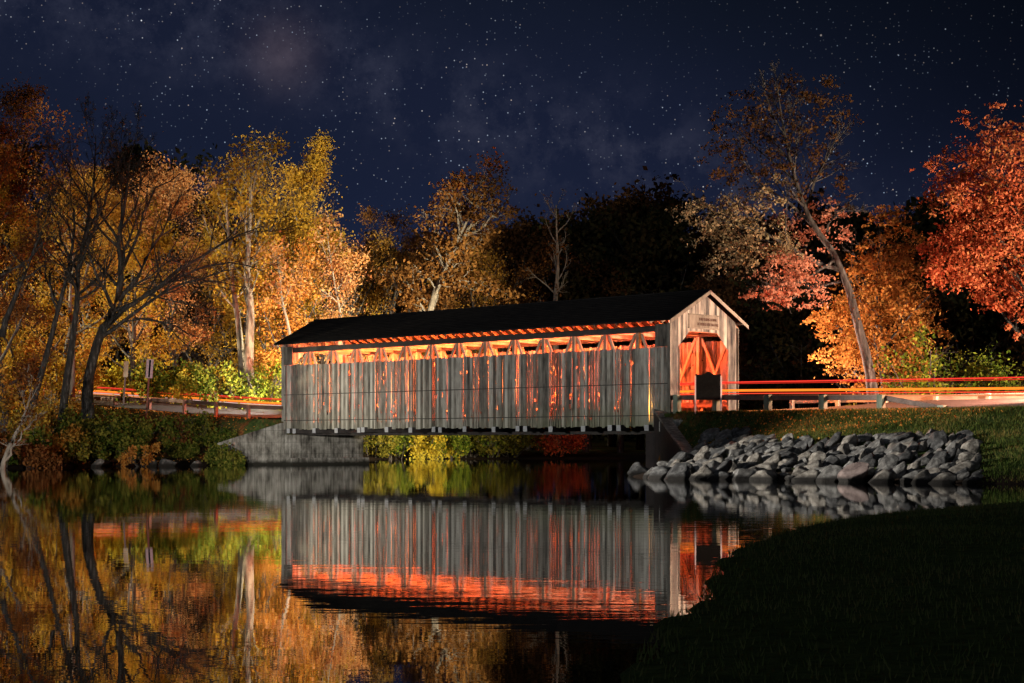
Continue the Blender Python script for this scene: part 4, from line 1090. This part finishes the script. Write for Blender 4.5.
# ---- the dark wood: a few grown trees and their copies
dsrc = []
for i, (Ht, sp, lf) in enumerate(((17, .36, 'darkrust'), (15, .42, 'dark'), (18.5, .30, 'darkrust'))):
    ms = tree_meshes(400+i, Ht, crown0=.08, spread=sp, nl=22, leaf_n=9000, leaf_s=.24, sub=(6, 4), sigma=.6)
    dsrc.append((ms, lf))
DG = 'dark trees of the wood behind the bridge'
DLAB = 'unlit dark tree standing in the wood behind the bridge'
spots = [(470, 158, 240), (500, 165, 232), (530, 152, 215), (560, 160, 205), (588, 155, 200), (612, 164, 198), (640, 158, 195), (668, 150, 205), (695, 160, 208), (724, 152, 215), (752, 160, 218),
         (782, 150, 222), (812, 158, 214), (842, 148, 210), (872, 156, 214), (905, 150, 222), (935, 146, 205), (965, 150, 195), (1000, 146, 190), (1040, 150, 185),
         (720, 132, 262), (760, 135, 268), (800, 128, 262), (840, 130, 255), (900, 126, 248), (960, 124, 240), (1020, 122, 230), (680, 152, 250), (620, 152, 245), (585, 150, 240),
         (430, 165, 236), (390, 170, 248), (350, 165, 245), (310, 170, 235), (260, 162, 215), (215, 168, 178), (165, 160, 188), (120, 165, 160), (70, 158, 165), (20, 155, 150), (-30, 150, 130)]
first = {}
for i, (px, Yt, top) in enumerate(spots):
    k = i % 3; p = at(px, 400, Y=Yt); g = gz(p[0], p[1]); Ht = W_EYE + (HOR-top)*Yt/FPX - g
    sc = .84*Ht/(17, 15, 18.5)[k]
    if k not in first:
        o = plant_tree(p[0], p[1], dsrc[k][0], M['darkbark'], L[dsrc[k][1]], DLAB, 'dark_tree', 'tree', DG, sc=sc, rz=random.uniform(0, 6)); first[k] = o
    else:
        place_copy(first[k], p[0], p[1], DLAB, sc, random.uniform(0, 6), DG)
# far wood reads as one mass
rng = np.random.default_rng(9)
n = 60000
ang = rng.uniform(-.62, .62, n); dist = rng.uniform(182, 205, n); X = np.sin(ang)*dist; Yv = np.cos(ang)*dist
topz = 17 + 3*np.sin(ang*31) + 2.2*np.sin(ang*73+1) + 1.5*np.sin(ang*131) - 4*np.clip(ang, 0, 1)
C = np.column_stack([X, Yv, rng.uniform(0, 1, n)**.85*topz + 1])
V, Fc, t = leaves(rng, C, .5)
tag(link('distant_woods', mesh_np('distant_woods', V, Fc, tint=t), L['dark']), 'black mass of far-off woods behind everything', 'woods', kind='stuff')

# ---------------------------------------------------------------- grass
def blades(name, rng, P, hgt, mat, label, wd=.02):
    z = height(P); n = len(P)
    a = rng.uniform(0, 6.28, n); d = np.column_stack([np.cos(a), np.sin(a)])*wd
    lean = rng.normal(0, .35, (n, 2))*hgt; hh = hgt*rng.uniform(.5, 1.3, n)
    V = np.stack([np.column_stack([P-d, z-.02]), np.column_stack([P+d, z-.02]), np.column_stack([P+lean, z+hh])], 1).reshape(-1, 3)
    return tag(link(name, mesh_np(name, V, np.arange(3*n).reshape(n, 3), tint=np.clip(rng.uniform(0, .8, n) + vnoise(P, .8, 5)*.35, 0, 1)), mat), label, 'grass', kind='stuff')
n = 150000
q = np.column_stack([rng.uniform(6, 30, n), rng.uniform(54, 85, n)])
dline = (q - S0) @ Sn; aline = ((q - S0) @ Sd)/SL
lim = np.where(aline < 0, 20, np.where(aline > 1, -1, row_limit(np.clip(aline, 0, 1))))
qx = 512 + FPX*q[:, 0]/q[:, 1]; qy = HOR - FPX*(height(q) - W_EYE)/q[:, 1]
k = ((qy < top_of_pile(qx) + 3) | (qx > 980)) & ~inside(q, shore) & (((q - nr0) @ Wd) < .2) & (q[:, 0] > 8.0)
clump = vnoise(q, 1.1, 3) + rng.normal(0, .5, n) > -.5
blades('grass', rng, q[k & clump], .13, L['grass'], 'grass growing on the road embankment above the boulders')
n = 110000
q = np.column_stack([rng.uniform(-1, 16, n)*1.0, rng.uniform(3.0, 47, n)**1.0])
q = q[~inside(q, shore) & (q[:, 0] < q[:, 1]*.33+1)]
blades('grass', rng, q, .06, L['lawn'], 'dark unlit lawn of the near bank', .008)
n = 40000
q = np.column_stack([rng.uniform(-42, -12, n), rng.uniform(104, 134, n)])
dr_ = np.full(len(q), 1e9)
for i in range(len(road_pts)-1):
    d, _ = seg_dist(q, road_pts[i, :2], road_pts[i+1, :2]); dr_ = np.minimum(dr_, d)
q = q[(dr_ > 3.2) & ~inside(q, shore) & ((((q - CL) @ Wd) > 0) | (q[:, 0] < -32))]
blades('grass', rng, q, .16, L['green'], 'grass verge along the left road', .03)
# fallen leaves
q = np.column_stack([rng.uniform(8.3, 20, 3600), rng.uniform(70, 85, 3600)])
sd = (q - nr0) @ Wd; q = q[(sd < .8) & (sd > -5 + rng.normal(0, 2, len(q))) & ~inside(q, shore)]
C = np.column_stack([q, height(q)+.05]); V, Fc, t = leaves(rng, C, .055)
tag(link('fallen_leaves', mesh_np('fallen_leaves', V, Fc, tint=t), L['orange']), 'fallen orange leaves scattered along the foot of the near guardrail', 'fallen leaves', kind='stuff')
q = np.column_stack([rng.uniform(-40, -14, 9000), rng.uniform(98, 122, 9000)]); q = q[~inside(q, shore)]
dr_ = np.full(len(q), 1e9)
for i in range(len(road_pts)-1):
    d, _ = seg_dist(q, road_pts[i, :2], road_pts[i+1, :2]); dr_ = np.minimum(dr_, d)
q = q[dr_ > 2.9]
C = np.column_stack([q, height(q)+.05]); V, Fc, t = leaves(rng, C, .07)
tag(link('fallen_leaves', mesh_np('fallen_leaves', V, Fc, tint=t), L['orange']), 'fallen leaves on the left bank along the guardrail', 'fallen leaves', kind='stuff')

# ---------------------------------------------------------------- streaks of car light along the road
def offs(path, o_, z_):
    d = np.gradient(path[:, :2], axis=0); d /= np.linalg.norm(d, axis=1)[:, None]
    return np.column_stack([path[:, :2] + np.column_stack([-d[:, 1], d[:, 0]])*o_, path[:, 2] + z_])
full = np.concatenate([left_path[left_path[:, 0] > -75], right_path[right_path[:, 0] < 70]])
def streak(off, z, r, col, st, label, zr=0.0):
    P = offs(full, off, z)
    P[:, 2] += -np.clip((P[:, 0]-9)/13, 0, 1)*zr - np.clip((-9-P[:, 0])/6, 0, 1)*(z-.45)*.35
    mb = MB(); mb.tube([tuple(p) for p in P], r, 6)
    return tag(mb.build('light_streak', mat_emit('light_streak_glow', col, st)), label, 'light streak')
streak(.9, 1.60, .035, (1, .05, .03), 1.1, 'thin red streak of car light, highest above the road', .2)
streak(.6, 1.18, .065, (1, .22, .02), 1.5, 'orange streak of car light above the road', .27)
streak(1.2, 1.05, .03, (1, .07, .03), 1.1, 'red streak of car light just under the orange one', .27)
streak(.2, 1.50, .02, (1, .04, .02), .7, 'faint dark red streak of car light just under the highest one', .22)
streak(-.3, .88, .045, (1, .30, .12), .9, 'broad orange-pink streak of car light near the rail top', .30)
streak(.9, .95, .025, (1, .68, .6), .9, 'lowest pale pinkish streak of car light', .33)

# ---------------------------------------------------------------- camera
cam = bpy.data.cameras.new('camera'); co = bpy.data.objects.new('camera', cam); COL.objects.link(co)
co.location = (0, 0, W_EYE); co.rotation_euler = (math.pi/2, 0, 0)
cam.sensor_width = 36; cam.lens = FPX/1024*36; cam.shift_y = (HOR - 341.5)/1024; cam.clip_end = 3000; cam.clip_start = .1
scene.camera = co

# ---------------------------------------------------------------- night sky
w = bpy.data.worlds.new('World'); scene.world = w; w.use_nodes = True; nt = w.node_tree; nt.nodes.clear()
out = nt.nodes.new('ShaderNodeOutputWorld'); tc = N(nt, 'ShaderNodeTexCoord')
d = tc.outputs['Generated']
sep = N(nt, 'ShaderNodeSeparateXYZ'); nt.links.new(d, sep.inputs[0])
base = ramp(nt, [(0, (.006, .008, .018)), (.10, (.0095, .0155, .043)), (.17, (.0066, .0105, .027)), (.27, (.0045, .007, .0145)), (.6, (.003, .0045, .010))], sep.outputs[2])
side = nt.nodes.new('ShaderNodeMapRange'); nt.links.new(sep.outputs[0], side.inputs[0])
side.inputs[1].default_value = .02; side.inputs[2].default_value = .28; side.inputs[3].default_value = 1; side.inputs[4].default_value = .36
basec = mixc(nt, (0, 0, 0), base.outputs[0], side.outputs[0])
def dirv(px, py): 
    v = np.array([(px-512)/FPX, 1, (HOR-py)/FPX]); return v/np.linalg.norm(v)
nn = np.cross(dirv(180, 20), dirv(690, 190)); nn /= np.linalg.norm(nn)
dt = nt.nodes.new('ShaderNodeVectorMath'); dt.operation = 'DOT_PRODUCT'; nt.links.new(d, dt.inputs[0]); dt.inputs[1].default_value = nn
wn = noise(nt, d, 9, 5, .65)
dd = mth(nt, 'ADD', dt.outputs['Value'], mth(nt, 'MULTIPLY', mth(nt, 'SUBTRACT', wn.outputs[0], .5), .06))
g = mth(nt, 'POWER', 2.718, mth(nt, 'MULTIPLY', mth(nt, 'MULTIPLY', dd, dd), -1/(2*.020**2)))
cn = noise(nt, d, 34, 11, .72)
patch = ramp(nt, [(.43, (0, 0, 0)), (.62, (1, 1, 1))], cn.outputs[0])
mw = mth(nt, 'MULTIPLY', g, patch.outputs[0])
g2 = mth(nt, 'POWER', 2.718, mth(nt, 'MULTIPLY', mth(nt, 'MULTIPLY', dd, dd), -1/(2*.05**2)))
c1 = mixc(nt, basec, (.011, .015, .040), mth(nt, 'MULTIPLY', g2, .5))
c2 = mixc(nt, c1, (.032, .036, .064), mth(nt, 'MULTIPLY', mw, .62))
dv = nt.nodes.new('ShaderNodeVectorMath'); dv.operation = 'DISTANCE'; nt.links.new(d, dv.inputs[0]); dv.inputs[1].default_value = dirv(282, 52)
gg = mth(nt, 'POWER', 2.718, mth(nt, 'MULTIPLY', mth(nt, 'MULTIPLY', dv.outputs['Value'], dv.outputs['Value']), -1/(2*.013**2)))
c2 = mixc(nt, c2, (.085, .066, .088), mth(nt, 'MULTIPLY', mth(nt, 'MULTIPLY', gg, cn.outputs[0]), .95))
def stars(scale, rad, bright, thr, powr, dens=None):
    v = nt.nodes.new('ShaderNodeTexVoronoi'); v.inputs['Scale'].default_value = scale; nt.links.new(d, v.inputs['Vector'])
    nsep = N(nt, 'ShaderNodeSeparateColor'); nt.links.new(v.outputs['Color'], nsep.inputs[0])
    core = nt.nodes.new('ShaderNodeMapRange'); nt.links.new(v.outputs['Distance'], core.inputs[0])
    core.inputs[1].default_value = rad; core.inputs[2].default_value = rad*.25; core.inputs[3].default_value = 0; core.inputs[4].default_value = 1
    sel = nt.nodes.new('ShaderNodeMapRange'); nt.links.new(nsep.outputs[0], sel.inputs[0]); sel.inputs[1].default_value = thr; sel.inputs[2].default_value = 1
    b_ = mth(nt, 'MULTIPLY', core.outputs[0], mth(nt, 'POWER', sel.outputs[0], powr))
    if dens is not None: b_ = mth(nt, 'MULTIPLY', b_, dens)
    tint = ramp(nt, [(0, (.55, .72, 1)), (.6, (.85, .92, 1)), (1, (1, .8, .65))], nsep.outputs[1])
    return mixc(nt, (0, 0, 0), tint.outputs[0], mth(nt, 'MULTIPLY', b_, bright))
dc = noise(nt, d, 11, 3)
dcr = ramp(nt, [(.4, (.25, .25, .25)), (.62, (1.4, 1.4, 1.4))], dc.outputs[0])
dens = mth(nt, 'MULTIPLY', mth(nt, 'ADD', mth(nt, 'MULTIPLY', g2, 1.2), .3), dcr.outputs[0])
def addc(a, b_): return mixc(nt, a, b_, 1.0, 'ADD')
tot = addc(c2, stars(75, .052, 1.0, .74, 3))
tot = addc(tot, stars(210, .10, .85, .5, 3.0, dens))
tot = addc(tot, stars(430, .20, .42, .3, 2.2, dens))
sky = nt.nodes.new('ShaderNodeTexSky'); sky.sky_type = 'NISHITA'; sky.sun_disc = False
SUN_EL, SUN_AZ = math.radians(6), math.radians(205)
sky.sun_elevation = SUN_EL; sky.sun_rotation = SUN_AZ
bg1 = nt.nodes.new('ShaderNodeBackground'); nt.links.new(sky.outputs[0], bg1.inputs[0]); bg1.inputs[1].default_value = .0001
bg2 = nt.nodes.new('ShaderNodeBackground'); nt.links.new(tot, bg2.inputs[0]); bg2.inputs[1].default_value = 1
ad = nt.nodes.new('ShaderNodeAddShader'); nt.links.new(bg1.outputs[0], ad.inputs[0]); nt.links.new(bg2.outputs[0], ad.inputs[1])
nt.links.new(ad.outputs[0], out.inputs[0])
w.cycles.sampling_method = 'NONE'

# moonlight
sl = bpy.data.lights.new('moon', 'SUN'); sl.energy = .25; sl.angle = math.radians(1); sl.color = (.8, .88, 1)
so = bpy.data.objects.new('moon', sl); COL.objects.link(so)
so.rotation_euler = Vector((math.sin(SUN_AZ)*math.cos(SUN_EL), math.cos(SUN_AZ)*math.cos(SUN_EL), math.sin(math.radians(30)))).to_track_quat('Z', 'Y').to_euler()

def spot(name, loc, tgt, power, col, cone, blend=.6, r=.15):
    l = bpy.data.lights.new(name, 'SPOT'); l.energy = power; l.color = col; l.spot_size = math.radians(cone); l.spot_blend = blend; l.shadow_soft_size = r
    o = bpy.data.objects.new(name, l); COL.objects.link(o); o.location = loc
    o.rotation_euler = (Vector(tgt) - Vector(loc)).to_track_quat('-Z', 'Y').to_euler(); return o
def point(name, loc, power, col, r=.12):
    l = bpy.data.lights.new(name, 'POINT'); l.energy = power; l.color = col; l.shadow_soft_size = r
    o = bpy.data.objects.new(name, l); COL.objects.link(o); o.location = loc; return o
# torch light painted on the bridge, the boulders and the left bank
spot('torch_on_bridge', (-44, 52, 6), (-2, 95, 4.2), 60000, (1, .98, .90), 34, .7, .4)
spot('torch_on_boulders', (-38, 51, 9), (14.5, 67, 1.8), 215000, (1, .96, .88), 24, .8, .2)
spot('torch_on_left_bank', (-24, 20, 3.5), (-24, 100, 4), 120000, (1, .93, .80), 20, .8, .3)
spot('torch_on_abutment', (-11, 10, 5), (-11.5, 106, 1.2), 190000, (1, .95, .88), 10, .9, .3)
# headlamps on the right road, shining at the portal
spot('unseen_warm_spot', (31, 66, 4.6), (9.5, 87, 5.2), 6500, (1, .88, .74), 38, .6, .12)
# unseen lamps added inside the bridge for the glow of passing cars
def bl(x, y, z): return (mid[0] + U[0]*x + Wd[0]*y, mid[1] + U[1]*x + Wd[1]*y, z)
for i, x in enumerate((-13.2, -9.6, -6, -2.4, 1.2, 4.8, 8.4, 11.6)):
    point('added_glow_lamp', bl(x, -.6 if i % 2 else .4, 4.2 + .2*(i % 2)), (4200, 5200, 4200, 5200, 4200, 5200, 4200, 2800)[i], ((1, .10, .03), (1, .20, .04))[i % 2 if i < 7 else 0], .06)
point('added_glow_lamp', bl(14.2, -2.15, 5.2), 1000, (1, .12, .055), .06)
point('added_glow_lamp', bl(14.3, -2.3, 3.35), 1100, (1, .40, .06), .06)
# hidden spots added to light the left wood, the road and the far bank
spot('unseen_warm_spot', (11, 99, 4.6), (-17, 134, 9), 210000, (1, .86, .56), 58, .9, .3)
spot('unseen_warm_spot', (-68, 112, 9), (-18, 127, 7), 230000, (1, .86, .56), 66, .8, .5)
spot('unseen_warm_spot', (-9.5, 112, 4.6), (-24, 132, 8), 11000, (1, .85, .55), 90, .9, .4)
spot('unseen_warm_spot', (-12.4, 109.2, 5.6), (-24, 119.5, 3.2), 15000, (1, .95, .85), 44, .8, .2)
spot('unseen_warm_spot', (-6, 112.5, 3.6), (-15, 143, 1.5), 17000, (1, .85, .55), 44, .8, .3)
# out-of-sight spots added for the right road, its trees and the red shrub
spot('added_glow_lamp', (10.2, 87.3, 5.5), (17.5, 79.4, 2.8), 20000, (1, .30, .10), 80, .9, .1)
spot('added_glow_lamp', (24.5, 74.5, 5.0), (18, 80, 2.9), 15000, (1, .38, .24), 110, .9, .1)
spot('added_glow_lamp', (13.2, 91.5, 3.9), (22, 88, 10), 15000, (1, .66, .48), 105, .8, .2)
spot('unseen_warm_spot', (36, 66, 4.2), (19, 87, 10), 75000, (1, .80, .56), 62, .9, .2)
spot('added_glow_lamp', (9, 112, 1.9), (5.5, 145, 1.6), 6000, (1, .2, .06), 18, .8, .1)

# ---------------------------------------------------------------- view
scene.view_settings.view_transform = 'Standard'; scene.view_settings.look = 'None'
scene.view_settings.exposure = 0; scene.view_settings.gamma = 1
scene.render.engine = 'CYCLES'
scene.cycles.use_denoising = True
try: scene.cycles.denoiser = 'OPENIMAGEDENOISE'
except Exception: pass
scene.cycles.use_light_tree = True
scene.cycles.max_bounces = 6; scene.cycles.diffuse_bounces = 3; scene.cycles.glossy_bounces = 3; scene.cycles.transmission_bounces = 2
scene.cycles.caustics_reflective = False; scene.cycles.caustics_refractive = False
scene.cycles.sample_clamp_indirect = 4
